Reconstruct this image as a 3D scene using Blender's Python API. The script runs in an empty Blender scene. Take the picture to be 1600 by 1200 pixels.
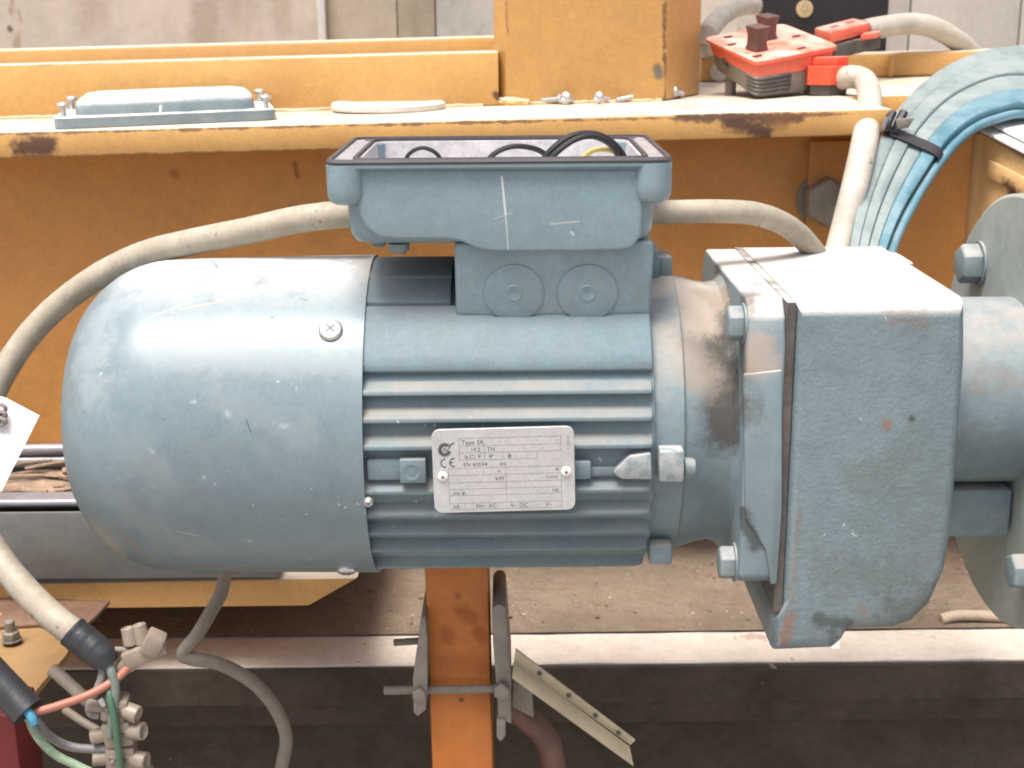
import bpy, bmesh, math, random
from mathutils import Vector, Matrix
random.seed(7)
R_ = math.radians
S = bpy.context.scene
COL = S.collection

# ------------------------------------------------------------------ camera
FPX = 2125.0
PITCH, ROLL = R_(15.3), R_(0.5)
CAM = Vector((0.0, -0.815, 0.241))
_F = Vector((0, math.cos(PITCH), -math.sin(PITCH)))
_U0 = Vector((0, math.sin(PITCH), math.cos(PITCH)))
_X = Vector((1, 0, 0))
_R = _X * math.cos(ROLL) - _U0 * math.sin(ROLL)
_U = _U0 * math.cos(ROLL) + _X * math.sin(ROLL)
cd = bpy.data.cameras.new('camera')
cd.sensor_width = 36.0
cd.lens = FPX / 1600 * 36
cd.clip_start = 0.01
cd.clip_end = 500
cam = bpy.data.objects.new('camera', cd)
COL.objects.link(cam)
cam.matrix_world = Matrix(((_R.x, _U.x, -_F.x, CAM.x), (_R.y, _U.y, -_F.y, CAM.y), (_R.z, _U.z, -_F.z, CAM.z), (0, 0, 0, 1)))
S.camera = cam
cd.dof.use_dof = True
cd.dof.focus_distance = 0.78
cd.dof.aperture_fstop = 22

# ------------------------------------------------------------------ light
SUN_EL, SUN_AZ = R_(71), R_(216)      # azimuth clockwise from +Y: high, a little in front of the motor
W = bpy.data.worlds.new('World')
S.world = W
W.use_nodes = True
nt = W.node_tree
bg = nt.nodes['Background']
sky = nt.nodes.new('ShaderNodeTexSky')
sky.sky_type = 'NISHITA'
sky.sun_disc = False
sky.sun_elevation = SUN_EL
sky.sun_rotation = SUN_AZ
sky.air_density = 0.8
sky.dust_density = 7.0
sky.ozone_density = 0.6
nt.links.new(sky.outputs[0], bg.inputs[0])
bg.inputs[1].default_value = 0.15
sl = bpy.data.lights.new('sun', 'SUN')
sl.energy = 3.0
sl.angle = R_(24)
sl.color = (1.0, 0.965, 0.92)
sun = bpy.data.objects.new('sun', sl)
COL.objects.link(sun)
_sd = Vector((math.sin(SUN_AZ) * math.cos(SUN_EL), math.cos(SUN_AZ) * math.cos(SUN_EL), math.sin(SUN_EL)))
sun.rotation_euler = _sd.to_track_quat('Z', 'Y').to_euler()
sun.location = _sd * 4

S.view_settings.view_transform = 'Standard'
S.view_settings.look = 'None'
S.view_settings.gamma = 1.0
S.view_settings.exposure = 0.6
S.cycles.use_denoising = True
S.cycles.filter_width = 1.9
S.render.engine = 'CYCLES'

# ------------------------------------------------------------------ layout helpers
def ray(px, py):
    return _F + _R * ((px - 800) / FPX) + _U * ((600 - py) / FPX)
def P(px, py, Y):
    d = ray(px, py)
    return CAM + d * ((Y - CAM.y) / d.y)
def PZ(px, py, Z):
    d = ray(px, py)
    return CAM + d * ((Z - CAM.z) / d.z)
def PX(px, py, X):
    d = ray(px, py)
    return CAM + d * ((X - CAM.x) / d.x)
def on_cover(px, py, r):
    """point on the cylinder of radius r round the motor axis under pixel, camera side"""
    d = ray(px, py)
    a = d.y ** 2 + d.z ** 2
    b = 2 * (CAM.y * d.y + CAM.z * d.z)
    c_ = CAM.y ** 2 + CAM.z ** 2 - r * r
    D = b * b - 4 * a * c_
    t = (-b - math.sqrt(max(D, 0))) / (2 * a)
    return CAM + d * t
TILT = 0.018
BEAM_Z = 0.1605
def PB(px, py, up=0.0):            # point on the (slightly tilted) top of the orange beam
    d = ray(px, py)
    t = (BEAM_Z + up + TILT * CAM.x - CAM.z) / (d.z - TILT * d.x)
    return CAM + d * t
def zb(x): return BEAM_Z + TILT * x

# ------------------------------------------------------------------ mesh helpers
def bm_new(): return bmesh.new()
def merge(*bms):
    out = bmesh.new()
    for b in bms:
        me = bpy.data.meshes.new('tmp')
        b.to_mesh(me)
        out.from_mesh(me)
        bpy.data.meshes.remove(me)
        b.free()
    return out
def bevel(bm, w, seg=2, ang=25):
    if w <= 0: return bm
    bm.normal_update()
    es = [e for e in bm.edges if len(e.link_faces) == 2 and e.calc_face_angle(0) > R_(ang)]
    bmesh.ops.bevel(bm, geom=es, offset=w, offset_type='OFFSET', segments=seg, profile=0.5, affect='EDGES', clamp_overlap=True)
    return bm
def box(x0, x1, y0, y1, z0, z1, bev=0.0, seg=2):
    bm = bmesh.new()
    vs = [bm.verts.new((x, y, z)) for z in (z0, z1) for (x, y) in ((x0, y0), (x1, y0), (x1, y1), (x0, y1))]
    for f in ((3, 2, 1, 0), (4, 5, 6, 7), (0, 1, 5, 4), (1, 2, 6, 5), (2, 3, 7, 6), (3, 0, 4, 7)):
        bm.faces.new([vs[i] for i in f])
    return bevel(bm, bev, seg)
def prism(poly, axis, a0, a1, bev=0.0, seg=2, ang=25):
    """poly: 2D points, extruded along axis: 'X' -> (y,z), 'Y' -> (x,z), 'Z' -> (x,y)"""
    bm = bmesh.new()
    def mk(p, a):
        if axis == 'X': return (a, p[0], p[1])
        if axis == 'Y': return (p[0], a, p[1])
        return (p[0], p[1], a)
    A = [bm.verts.new(mk(p, a0)) for p in poly]
    B = [bm.verts.new(mk(p, a1)) for p in poly]
    n = len(poly)
    bm.faces.new(A); bm.faces.new(B[::-1])
    for i in range(n):
        bm.faces.new((A[i], B[i], B[(i + 1) % n], A[(i + 1) % n]))
    bmesh.ops.recalc_face_normals(bm, faces=bm.faces)
    return bevel(bm, bev, seg, ang)
def slab(pts, nrm, th, bev=0.0, seg=2):
    """polygon of 3D points given a thickness along nrm"""
    bm = bmesh.new()
    nrm = Vector(nrm)
    A = [bm.verts.new(p) for p in pts]
    B = [bm.verts.new(Vector(p) + nrm * th) for p in pts]
    n = len(pts)
    bm.faces.new(A); bm.faces.new(B[::-1])
    for i in range(n):
        bm.faces.new((A[i], B[i], B[(i + 1) % n], A[(i + 1) % n]))
    bmesh.ops.recalc_face_normals(bm, faces=bm.faces)
    return bevel(bm, bev, seg)
def loft(loops, cap0=True, cap1=True, closed=True):
    bm = bmesh.new()
    L = [[bm.verts.new(p) for p in lp] for lp in loops]
    n = len(L[0])
    for a, b in zip(L[:-1], L[1:]):
        for i in range(n if closed else n - 1):
            bm.faces.new((a[i], a[(i + 1) % n], b[(i + 1) % n], b[i]))
    if cap0: bm.faces.new(L[0][::-1])
    if cap1: bm.faces.new(L[-1])
    bmesh.ops.recalc_face_normals(bm, faces=bm.faces)
    return bm
def frame_of(d):
    d = Vector(d).normalized()
    a = Vector((0, 0, 1)) if abs(d.z) < 0.9 else Vector((1, 0, 0))
    u = d.cross(a).normalized()
    return d, u, d.cross(u).normalized()
def lathe(profile, origin, axis, seg=48, cap0=True, cap1=True):
    """profile [(along, radius)...] about the axis from origin"""
    d, u, v = frame_of(axis)
    o = Vector(origin)
    loops = []
    for a, r in profile:
        r = max(r, 1e-5)
        loops.append([o + d * a + u * (r * math.cos(2 * math.pi * i / seg)) + v * (r * math.sin(2 * math.pi * i / seg)) for i in range(seg)])
    return loft(loops, cap0, cap1)
def spline(pts, n=10):
    pts = [Vector(p) for p in pts]
    q = [pts[0] * 2 - pts[1]] + pts + [pts[-1] * 2 - pts[-2]]
    out = []
    for i in range(1, len(q) - 2):
        p0, p1, p2, p3 = q[i - 1:i + 3]
        for k in range(n):
            t = k / n
            out.append(0.5 * ((2 * p1) + (p2 - p0) * t + (2 * p0 - 5 * p1 + 4 * p2 - p3) * t * t + (3 * p1 - p0 - 3 * p2 + p3) * t ** 3))
    out.append(pts[-1])
    return out
def tube(pts, r, seg=16, n=10, smooth=True, wob=0.0):
    path = spline(pts, n) if smooth else [Vector(p) for p in pts]
    m = len(path)
    rr = (lambda t: r) if not callable(r) else r
    t0 = (path[1] - path[0]).normalized()
    _, u, _ = frame_of(t0)
    loops = []
    for i, p in enumerate(path):
        t = (path[min(i + 1, m - 1)] - path[max(i - 1, 0)]).normalized()
        u = (u - t * u.dot(t)).normalized()
        v = t.cross(u)
        rad = rr(i / (m - 1)) * (1 + wob * math.sin(i * 1.7) * math.sin(i * 0.61))
        loops.append([p + (u * math.cos(a) + v * math.sin(a)) * rad for a in [2 * math.pi * k / seg for k in range(seg)]])
    return loft(loops)
def hexhead(c, d, af, h, washer=0.0):
    d, u, v = frame_of(d)
    c = Vector(c)
    R = af / math.sqrt(3)
    def hx(r, a): return [c + d * a + (u * math.cos(R_(60 * i + 30)) + v * math.sin(R_(60 * i + 30))) * r for i in range(6)]
    b = loft([hx(R, washer), hx(R, washer + h * 0.86), hx(R * 0.88, washer + h)])
    bevel(b, af * 0.03, 2)
    if washer > 0:
        b = merge(b, lathe([(0, R * 1.12), (washer, R * 1.12)], c, d, 28))
    return b
def rrect(x0, x1, y0, y1, r, z, n=5):
    pts = []
    for cx, cy, a0 in ((x1 - r, y1 - r, 0), (x0 + r, y1 - r, 90), (x0 + r, y0 + r, 180), (x1 - r, y0 + r, 270)):
        for k in range(n + 1):
            a = R_(a0 + 90 * k / n)
            pts.append(Vector((cx + r * math.cos(a), cy + r * math.sin(a), z)))
    return pts
def xform(bm, M):
    bmesh.ops.transform(bm, matrix=M, verts=bm.verts)
    return bm
def noise_disp(bm, amp, scale):
    from mathutils import noise
    bm.normal_update()
    for v in bm.verts:
        v.co += v.normal * (noise.noise(v.co * scale) * amp)
    return bm

WL = {}
def obj(name, bm, mat, parent=None, origin=None, ang=32):
    me = bpy.data.meshes.new(name)
    xs = [v.co for v in bm.verts]
    if origin is None:
        lo = Vector([min(c[i] for c in xs) for i in range(3)])
        hi = Vector([max(c[i] for c in xs) for i in range(3)])
        origin = (lo + hi) / 2
        if parent is None: origin.z = lo.z
    origin = Vector(origin)
    bmesh.ops.translate(bm, vec=-origin, verts=bm.verts)
    bm.to_mesh(me); bm.free()
    for p in me.polygons: p.use_smooth = True
    me.set_sharp_from_angle(angle=R_(ang))
    o = bpy.data.objects.new(name, me)
    COL.objects.link(o)
    me.materials.append(mat)
    if parent is not None:
        o.parent = parent
        o.location = origin - WL[parent.name]
    else:
        o.location = origin
    WL[o.name] = origin
    return o
def tag(o, label, cat, group=None):
    o['label'] = label; o['category'] = cat
    if group: o['group'] = group
    return o
def struct(o, label=None):
    o['kind'] = 'structure'
    if label: o['label'] = label
    return o
def thing(name, loc, label, cat, group=None):
    o = bpy.data.objects.new(name, None)
    o.empty_display_size = 0.02
    COL.objects.link(o)
    o.location = loc
    WL[o.name] = Vector(loc)
    return tag(o, label, cat, group)

# ------------------------------------------------------------------ materials
class NT:
    def __init__(s, name):
        s.cache = {}
        s.m = bpy.data.materials.new(name)
        s.m.use_nodes = True
        s.t = s.m.node_tree
        s.b = s.t.nodes['Principled BSDF']
        g = s.t.nodes.new('ShaderNodeNewGeometry')
        s.pos, s.nrm = g.outputs['Position'], g.outputs['Normal']
    def link(s, a, b): s.t.links.new(a, b)
    def put(s, sock, v):
        if isinstance(v, bpy.types.NodeSocket): s.link(v, sock)
        elif isinstance(v, (tuple, list, Vector)): sock.default_value = tuple(v) + ((1,) if len(v) == 3 and len(sock.default_value) == 4 else ())
        else: sock.default_value = v
    def math(s, op, a, b=None, c=None, clamp=False):
        n = s.t.nodes.new('ShaderNodeMath'); n.operation = op; n.use_clamp = clamp
        for i, v in enumerate((a, b, c)):
            if v is not None: s.put(n.inputs[i], v)
        return n.outputs[0]
    def vec(s, op, a, b=None, scale=None):
        n = s.t.nodes.new('ShaderNodeVectorMath'); n.operation = op
        s.put(n.inputs[0], a)
        if b is not None: s.put(n.inputs[1], b)
        if scale is not None: s.put(n.inputs['Scale'], scale)
        return n.outputs['Value'] if op in ('DOT_PRODUCT', 'LENGTH', 'DISTANCE') else n.outputs[0]
    def noise(s, scale, detail=4, rough=0.6, stretch=None, off=(0, 0, 0), dist=0.0):
        key = (scale, detail, rough, stretch, tuple(off), dist)
        if key in s.cache: return s.cache[key]
        p = s.pos
        if stretch: p = s.vec('MULTIPLY', p, stretch)
        if any(off): p = s.vec('ADD', p, off)
        n = s.t.nodes.new('ShaderNodeTexNoise')
        s.link(p, n.inputs['Vector'])
        n.inputs['Scale'].default_value = scale
        n.inputs['Detail'].default_value = detail
        n.inputs['Roughness'].default_value = rough
        n.inputs['Distortion'].default_value = dist
        s.cache[key] = n.outputs['Fac']
        return n.outputs['Fac']
    def step(s, v, lo, hi, tomin=0.0, tomax=1.0):
        n = s.t.nodes.new('ShaderNodeMapRange'); n.interpolation_type = 'SMOOTHSTEP'
        s.put(n.inputs[0], v)
        n.inputs[1].default_value = lo; n.inputs[2].default_value = hi
        n.inputs[3].default_value = tomin; n.inputs[4].default_value = tomax
        return n.outputs[0]
    def mix(s, f, a, b):
        n = s.t.nodes.new('ShaderNodeMix'); n.data_type = 'RGBA'
        s.put(n.inputs[0], f); s.put(n.inputs[6], a); s.put(n.inputs[7], b)
        return n.outputs[2]
    def mul(s, a, f):
        n = s.t.nodes.new('ShaderNodeMix'); n.data_type = 'RGBA'; n.blend_type = 'MULTIPLY'
        n.inputs[0].default_value = 1
        s.put(n.inputs[6], a); s.put(n.inputs[7], f)
        return n.outputs[2]
    def capsule(s, A, B, w, ns=200, na=0.5, soft=0.6):
        """mask of a worn mark or painted highlight round the segment A-B, ragged edges"""
        A, B = Vector(A), Vector(B)
        pa = s.vec('SUBTRACT', s.pos, A)
        ab = B - A
        if ab.length > 1e-6:
            t = s.math('MULTIPLY', s.vec('DOT_PRODUCT', pa, ab), 1 / ab.length_squared, clamp=True)
            pa = s.vec('SUBTRACT', pa, s.vec('SCALE', ab, scale=t))
        d = s.vec('LENGTH', pa)
        nz = s.noise(ns, 6, 0.75)
        d = s.math('ADD', d, s.math('MULTIPLY', s.math('SUBTRACT', nz, 0.5), 2 * w * na * 2))
        return s.step(d, w * (1 - soft), w * (1 + soft), 1.0, 0.0)

def mat(name, base, rough=0.5, metal=0.0, spec=0.5, var=0.18, vs=9, dust=None, specks=(), streak=None,
        bump=None, marks=(), rvar=0.12, coat=0.0, trans=0.0, sss=0.0, upr=(0.15, 0.95), dnz=(0.28, 0.68), grain=0.10):
    """dust=(colour, amount, up-facing amount, scale); specks=[(colour, threshold, scale, stretch)];
    marks=[(A,B,width,colour,strength,noise scale,noise amount)]; bump=[(scale,strength,dist)]"""
    n = NT(name)
    base = Vector(base)
    v1 = n.noise(vs, 5, 0.6)
    v2 = n.noise(vs * 6, 4, 0.6, off=(3, 1, 7))
    vv = n.math('ADD', n.math('MULTIPLY', v1, 0.65), n.math('MULTIPLY', v2, 0.35))
    c = n.mix(n.step(vv, 0.3, 0.7), base * (1 - var), base * (1 + var))
    if grain:
        g1 = n.noise(420, 6, 0.75, off=(6, 3, 1)); g2 = n.noise(95, 6, 0.8, off=(1, 8, 4))
        gg = n.math('ADD', n.math('MULTIPLY', g1, 0.5), n.math('MULTIPLY', g2, 0.5))
        c = n.mix(n.step(gg, 0.36, 0.64), n.mul(c, (1 - grain,) * 3), n.mul(c, (1 + grain,) * 3))
    rg = n.math('ADD', rough - rvar * 0.5, n.math('MULTIPLY', v2, rvar))
    if streak:
        col, amt, sc, st = streak
        m = n.math('MULTIPLY', n.step(n.noise(sc, 5, 0.65, stretch=st, off=(5, 9, 2)), 0.48, 0.72), amt)
        c = n.mix(m, c, col)
    for col, th, sc, st in specks:
        a = n.noise(sc, 3, 0.55, stretch=st, off=(sc * 0.013, 2, 5))
        b = n.noise(sc * 0.12 + 6, 2, 0.5, off=(8, sc * 0.01, 1))
        m = n.step(n.math('ADD', a, n.math('MULTIPLY', n.math('SUBTRACT', b, 0.5), 0.45)), th, th + 0.05)
        c = n.mix(m, c, col)
        rg = n.math('ADD', rg, n.math('MULTIPLY', m, 0.25))
    if dust:
        col, amt, up, sc = dust
        sep = n.t.nodes.new('ShaderNodeSeparateXYZ'); n.link(n.nrm, sep.inputs[0])
        upm = n.step(sep.outputs[2], upr[0], upr[1])
        nz = n.step(n.noise(sc, 6, 0.72, off=(1, 4, 9)), dnz[0], dnz[1])
        m = n.math('MULTIPLY', nz, n.math('ADD', amt, n.math('MULTIPLY', upm, up)), clamp=True)
        m = n.math('MINIMUM', m, 0.95)
        c = n.mix(m, c, col)
        rg = n.math('ADD', rg, n.math('MULTIPLY', m, 0.45), clamp=True)
    for A, B, w, col, st, ns, na in marks:
        m = n.math('MULTIPLY', n.capsule(A, B, w, ns, na), st)
        c = n.mix(m, c, col)
        rg = n.math('ADD', rg, n.math('MULTIPLY', m, 0.2), clamp=True)
    n.put(n.b.inputs['Base Color'], c)
    n.put(n.b.inputs['Roughness'], rg)
    n.b.inputs['Metallic'].default_value = metal
    n.b.inputs['Specular IOR Level'].default_value = spec
    n.b.inputs['Coat Weight'].default_value = coat
    n.b.inputs['Transmission Weight'].default_value = trans
    if sss:
        n.b.inputs['Subsurface Weight'].default_value = sss
        n.b.inputs['Subsurface Scale'].default_value = 0.004
    if bump:
        prev = None
        for sc, st, ds in bump:
            bn = n.t.nodes.new('ShaderNodeBump')
            bn.inputs['Strength'].default_value = st
            bn.inputs['Distance'].default_value = ds
            n.link(n.noise(sc, 4, 0.6, off=(2, 2, 3)), bn.inputs['Height'])
            if prev: n.link(prev, bn.inputs['Normal'])
            prev = bn.outputs[0]
        n.link(prev, n.b.inputs['Normal'])
    return n.m

WY_ = 2.6
BLUE = (0.130, 0.190, 0.217)
DUST = (0.42, 0.37, 0.31)
PALE = (0.50, 0.53, 0.54)
RUST = (0.17, 0.075, 0.035)
ORANGE = (0.56, 0.318, 0.100)
BROWNRUST = (0.085, 0.042, 0.030)

random.seed(3)
cover_marks = []
for px, py, w in ((185, 655, 4), (237, 705, 7), (200, 770, 4), (245, 763, 3), (320, 745, 3), (440, 665, 7), (190, 810, 5), (260, 828, 4),
                  (240, 865, 3), (390, 845, 6), (355, 645, 6), (300, 628, 4)):
    a = on_cover(px, py, .0975)
    cover_marks.append((a, a + Vector((random.uniform(-.003, .003), 0, random.uniform(-.002, .002))), w * 0.00021, (0.40, 0.42, 0.42), 0.55, 900, 1.6))
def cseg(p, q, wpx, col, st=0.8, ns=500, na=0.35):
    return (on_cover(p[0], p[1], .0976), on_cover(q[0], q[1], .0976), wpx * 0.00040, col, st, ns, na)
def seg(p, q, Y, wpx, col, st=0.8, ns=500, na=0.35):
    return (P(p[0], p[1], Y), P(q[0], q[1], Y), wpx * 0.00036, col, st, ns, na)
cover_marks += [cseg((280, 483), (358, 468), 1.6, (0.45, 0.36, 0.25)), cseg((135, 555), (175, 528), 8, (0.36, 0.38, 0.39), 0.55, 200, .6),
                cseg((180, 515), (300, 470), 1.6, (0.40, 0.42, 0.43), 0.55), cseg((385, 655), (392, 675), 1.3, (0.05, 0.06, 0.06)),
                cseg((250, 826), (310, 838), 1.2, (0.5, 0.5, 0.5), .7), cseg((510, 490), (516, 480), 1.1, (.6, .6, .6)), cseg((160, 660), (172, 640), 1.4, (.5, .52, .52), .6, 300, .8),
                cseg((150, 470), (112, 620), 34, (0.34, 0.37, 0.38), 0.40, 60, 1.0), cseg((250, 560), (560, 572), 16, (0.26, 0.31, 0.33), 0.35, 60, 1.2),  # second mark here is a painted highlight band along the cover
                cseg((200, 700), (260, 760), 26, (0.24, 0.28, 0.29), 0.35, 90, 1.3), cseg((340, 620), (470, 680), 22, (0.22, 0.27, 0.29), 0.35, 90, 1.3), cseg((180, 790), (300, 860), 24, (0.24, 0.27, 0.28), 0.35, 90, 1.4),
                cseg((550, 400), (585, 440), 13, (0.44, 0.38, 0.31), 0.6, 90, 0.8), cseg((250, 885), (540, 888), 5, (0.20, 0.16, 0.12), 0.55, 90, 1.0),
                cseg((150, 800), (240, 880), 6, (0.24, 0.19, 0.15), 0.5, 90, 1.0), cseg((330, 405), (340, 418), 1.5, (.06, .07, .07), .6), cseg((470, 468), (480, 470), 2, (.12, .14, .15), .6)]
M_cover = mat('cover_paint', BLUE, 0.34, spec=0.45, var=0.06, upr=(0.76, 1.0), dnz=(0.10, 0.6), dust=((0.52, 0.52, 0.51), 0.07, 0.75, 60), bump=[(55, 0.05, 0.002), (900, 0.04, 0.0004)],  # thin dust; its white up-facing share paints the glare along the top
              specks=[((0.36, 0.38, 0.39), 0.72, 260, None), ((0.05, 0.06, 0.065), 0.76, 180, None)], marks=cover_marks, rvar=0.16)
M_cast = mat('cast_paint', BLUE, 0.55, spec=0.28, var=0.14, upr=(0.72, 1.0), dust=((0.33, 0.30, 0.26), 0.10, 0.5, 22), bump=[(420, 0.12, 0.0008), (1200, 0.08, 0.0004)],
             specks=[((0.45, 0.45, 0.43), 0.76, 240, None)],
             marks=[cseg((583, 493), (615, 490), 1.2, (.7, .7, .7)), cseg((585, 497), (610, 484), 1.0, (.7, .7, .7)), cseg((600, 500), (608, 545), 0.8, (.5, .5, .5), .6)]
                   + [cseg((586, y), (640, y - 4), 4, (.5, .47, .42), 0.55, 300, 0.9) for y in (800, 838, 850)] + [seg((1000, 846), (1020, 848), -.09, 5, (.07, .07, .065), .7, 200, .5)])
M_fin = mat('fin_paint', BLUE, 0.55, spec=0.3, var=0.16, dust=((0.30, 0.265, 0.225), 0.14, 0.55, 26), bump=[(420, 0.12, 0.0008)],
            specks=[((0.5, 0.48, 0.45), 0.75, 260, None)])
M_tbox = mat('terminal_box_paint', (0.180, 0.262, 0.300), 0.36, spec=0.5, var=0.07, dust=((0.40, 0.40, 0.38), 0.06, 0.35, 20), bump=[(300, 0.06, 0.0008), (1100, 0.05, 0.0003)],
             marks=[seg((784, 276), (790, 335), -0.0742, 1.4, (.62, .62, .62), 0.85, 500, .3), seg((790, 335), (794, 390), -0.0742, 0.9, (.55, .55, .55), 0.7, 500, .3),
                    seg((772, 342), (800, 332), -0.0742, 0.7, (.5, .5, .5), .5), seg((860, 350), (905, 346), -0.0742, 1.3, (.5, .5, .5), .5, 600, .8), seg((892, 362), (896, 366), -0.0742, 1.5, (.6, .6, .6), .6)])
worn = (0.62, 0.60, 0.58)
M_worn = mat('worn_paint', BLUE, 0.5, var=0.15, dust=((0.55, 0.53, 0.50), 0.55, 0.3, 110), specks=[((0.35, 0.16, 0.12), 0.73, 200, None)], bump=[(400, 0.2, 0.0006)])
ad_marks = [(P(1118, 500, -0.06), P(1135, 660, -0.075), 0.016, (0.045, 0.040, 0.036), 0.92, 70, 0.55), (P(1130, 455, -0.03), P(1150, 520, -0.05), 0.010, (0.06, 0.052, 0.046), 0.9, 90, 0.5),
            (P(1085, 470, -0.03), P(1095, 500, -0.05), 0.012, (0.40, 0.34, 0.28), 0.85, 80, 0.5), (P(1085, 545, -0.07), P(1100, 590, -0.075), 0.012, (0.30, 0.26, 0.22), 0.7, 70, 0.6),
            (P(1105, 450, -0.02), P(1125, 470, -0.03), 0.008, (0.30, 0.25, 0.20), 0.85, 160, 0.7)]
M_adapter = mat('adapter_paint', BLUE, 0.5, var=0.14, dust=(DUST, 0.10, 0.85, 24), bump=[(350, 0.2, 0.001), (1200, 0.12, 0.0004)], marks=ad_marks)
fl_marks = [(P(1150, 470, -0.08), P(1150, 640, -0.095), 0.012, (0.07, 0.06, 0.052), 0.8, 60, 0.7), (P(1185, 545, -0.098), P(1188, 560, -0.098), 0.010, (0.34, 0.29, 0.24), 0.8, 120, 0.6),
            (P(1160, 800, -0.098), P(1180, 850, -0.098), 0.004, (0.04, 0.04, 0.04), 0.8, 140, 0.8)]
M_gflange = mat('gear_flange_paint', BLUE, 0.45, var=0.14, dnz=(0.15, 0.6), dust=((0.55, 0.52, 0.48), 0.06, 1.1, 30), bump=[(330, 0.16, 0.001)], marks=fl_marks)
gb_marks = [(P(1384, 660, -.1), P(1386, 664, -.1), 0.0026, (0.22, 0.10, 0.06), 0.6, 320, 1.0), (P(1424, 653, -.1), P(1425, 654, -.1), 0.0018, (0.06, 0.04, 0.03), 0.8, 260, 0.4),
            (P(1236, 960, -.1), P(1225, 1000, -.1), 0.0030, (0.22, 0.11, 0.06), 0.7, 220, 1.3), (P(1250, 800, -.1), P(1235, 940, -.1), 0.0016, (0.16, 0.12, 0.08), 0.45, 260, 1.6),
            (P(1400, 495, -.1), P(1440, 500, -.1), 0.005, (0.20, 0.13, 0.09), 0.35, 200, 1.5), (P(1280, 968, -.1), P(1320, 975, -.1), 0.004, (0.04, 0.045, 0.035), 0.7, 130, 0.9),
            (P(1290, 890, -.1), P(1400, 900, -.1), 0.010, (0.095, 0.11, 0.095), 0.4, 120, 1.6), (P(1400, 955, -.1), P(1460, 940, -.1), 0.010, (0.075, 0.08, 0.065), 0.5, 130, 1.6),
            (P(1345, 950, -.1), P(1350, 960, -.1), 0.003, (0.24, 0.13, 0.08), 0.4, 220, 1.2), (P(1340, 745, -.1), P(1390, 735, -.1), 0.009, (0.11, 0.13, 0.105), 0.35, 120, 1.6),
            (P(1300, 988, -.1), P(1305, 1005, -.1), 0.003, (0.05, 0.05, 0.04), 0.6, 200, 0.8)]
M_gear = mat('gearbox_paint', (0.115, 0.168, 0.188), 0.40, spec=0.5, var=0.16, vs=14, dnz=(0.12, 0.5), dust=((0.50, 0.475, 0.44), 0.06, 1.2, 30), bump=[(380, 0.40, 0.0014), (900, 0.35, 0.0006)],
             specks=[((0.36, 0.40, 0.40), 0.74, 190, None), ((0.12, 0.11, 0.07), 0.72, 60, None)], marks=gb_marks)
M_gback = mat('output_paint', (0.152, 0.215, 0.245), 0.5, var=0.2, vs=16, dust=((0.36, 0.32, 0.28), 0.12, 0.7, 24), bump=[(240, 0.25, 0.0012)],
              marks=[(P(1555, 757, -.04), P(1562, 757, -.04), 0.004, (0.45, 0.17, 0.03), 0.9, 240, 0.7), (P(1522, 803, .0), P(1530, 806, .0), 0.004, (0.4, 0.15, 0.03), 0.8, 240, 0.7),
                     (P(1530, 600, -.05), P(1600, 590, -.05), 0.007, (0.22, 0.15, 0.10), 0.35, 150, 1.4)])
M_disc = mat('disc_paint', (0.29, 0.345, 0.33), 0.5, var=0.16, vs=20, dust=((0.35, 0.32, 0.28), 0.25, 0.6, 30), bump=[(300, 0.15, 0.001)], specks=[((.5, .5, .48), .76, 200, None)])
M_groove = mat('dirty_groove', (0.060, 0.052, 0.045), 0.8, var=0.35, vs=40, bump=[(300, 0.4, 0.001)], dust=((.5, .47, .43), 0.10, 1.4, 30))
M_gasket = mat('gasket', (0.060, 0.055, 0.062), 0.6, var=0.2)
M_inner = mat('cast_interior', (0.50, 0.49, 0.50), 0.5, metal=0.1, var=0.2, vs=40, bump=[(300, 0.3, 0.001)])
M_plate = mat('aluminium_plate', (0.42, 0.43, 0.44), 0.45, metal=0.2, var=0.06, vs=40, dust=((0.5, 0.45, 0.4), 0.12, 0.2, 60))
M_print = mat('black_print', (0.06, 0.06, 0.065), 0.6, var=0.3, vs=300)
M_faint = mat('faint_print', (0.16, 0.157, 0.157), 0.6, var=0.3, vs=300)
M_zinc = mat('zinc_screw', (0.55, 0.55, 0.55), 0.32, metal=0.85, var=0.15, vs=120, dust=((.4, .38, .35), .15, .3, 90))
M_paintbolt = mat('painted_bolt', (0.15, 0.205, 0.22), 0.45, var=0.12, vs=60, dust=((.38, .36, .33), .2, .6, 60))
M_blackwire = mat('black_wire', (0.018, 0.018, 0.020), 0.45, var=0.2)
M_cable = mat('grey_cable', (0.37, 0.335, 0.265), 0.5, var=0.10, vs=30, dust=((0.20, 0.16, 0.12), 0.38, 0.05, 50), specks=[((0.16, 0.135, 0.11), 0.69, 150, None)], bump=[(150, 0.1, 0.0006)])
M_cable_pale = mat('pale_cable', (0.50, 0.47, 0.41), 0.45, var=0.06, vs=30, dust=((0.30, 0.24, 0.17), 0.35, 0.1, 50), specks=[((0.2, 0.16, 0.12), 0.70, 90, None)])
M_thin = mat('thin_cable', (0.22, 0.19, 0.155), 0.55, var=0.12, vs=40, dust=((0.15, 0.12, 0.09), 0.3, 0.1, 70))
M_tape = mat('black_tape', (0.028, 0.029, 0.033), 0.38, var=0.2, vs=80, bump=[(160, 0.3, 0.001)])
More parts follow.
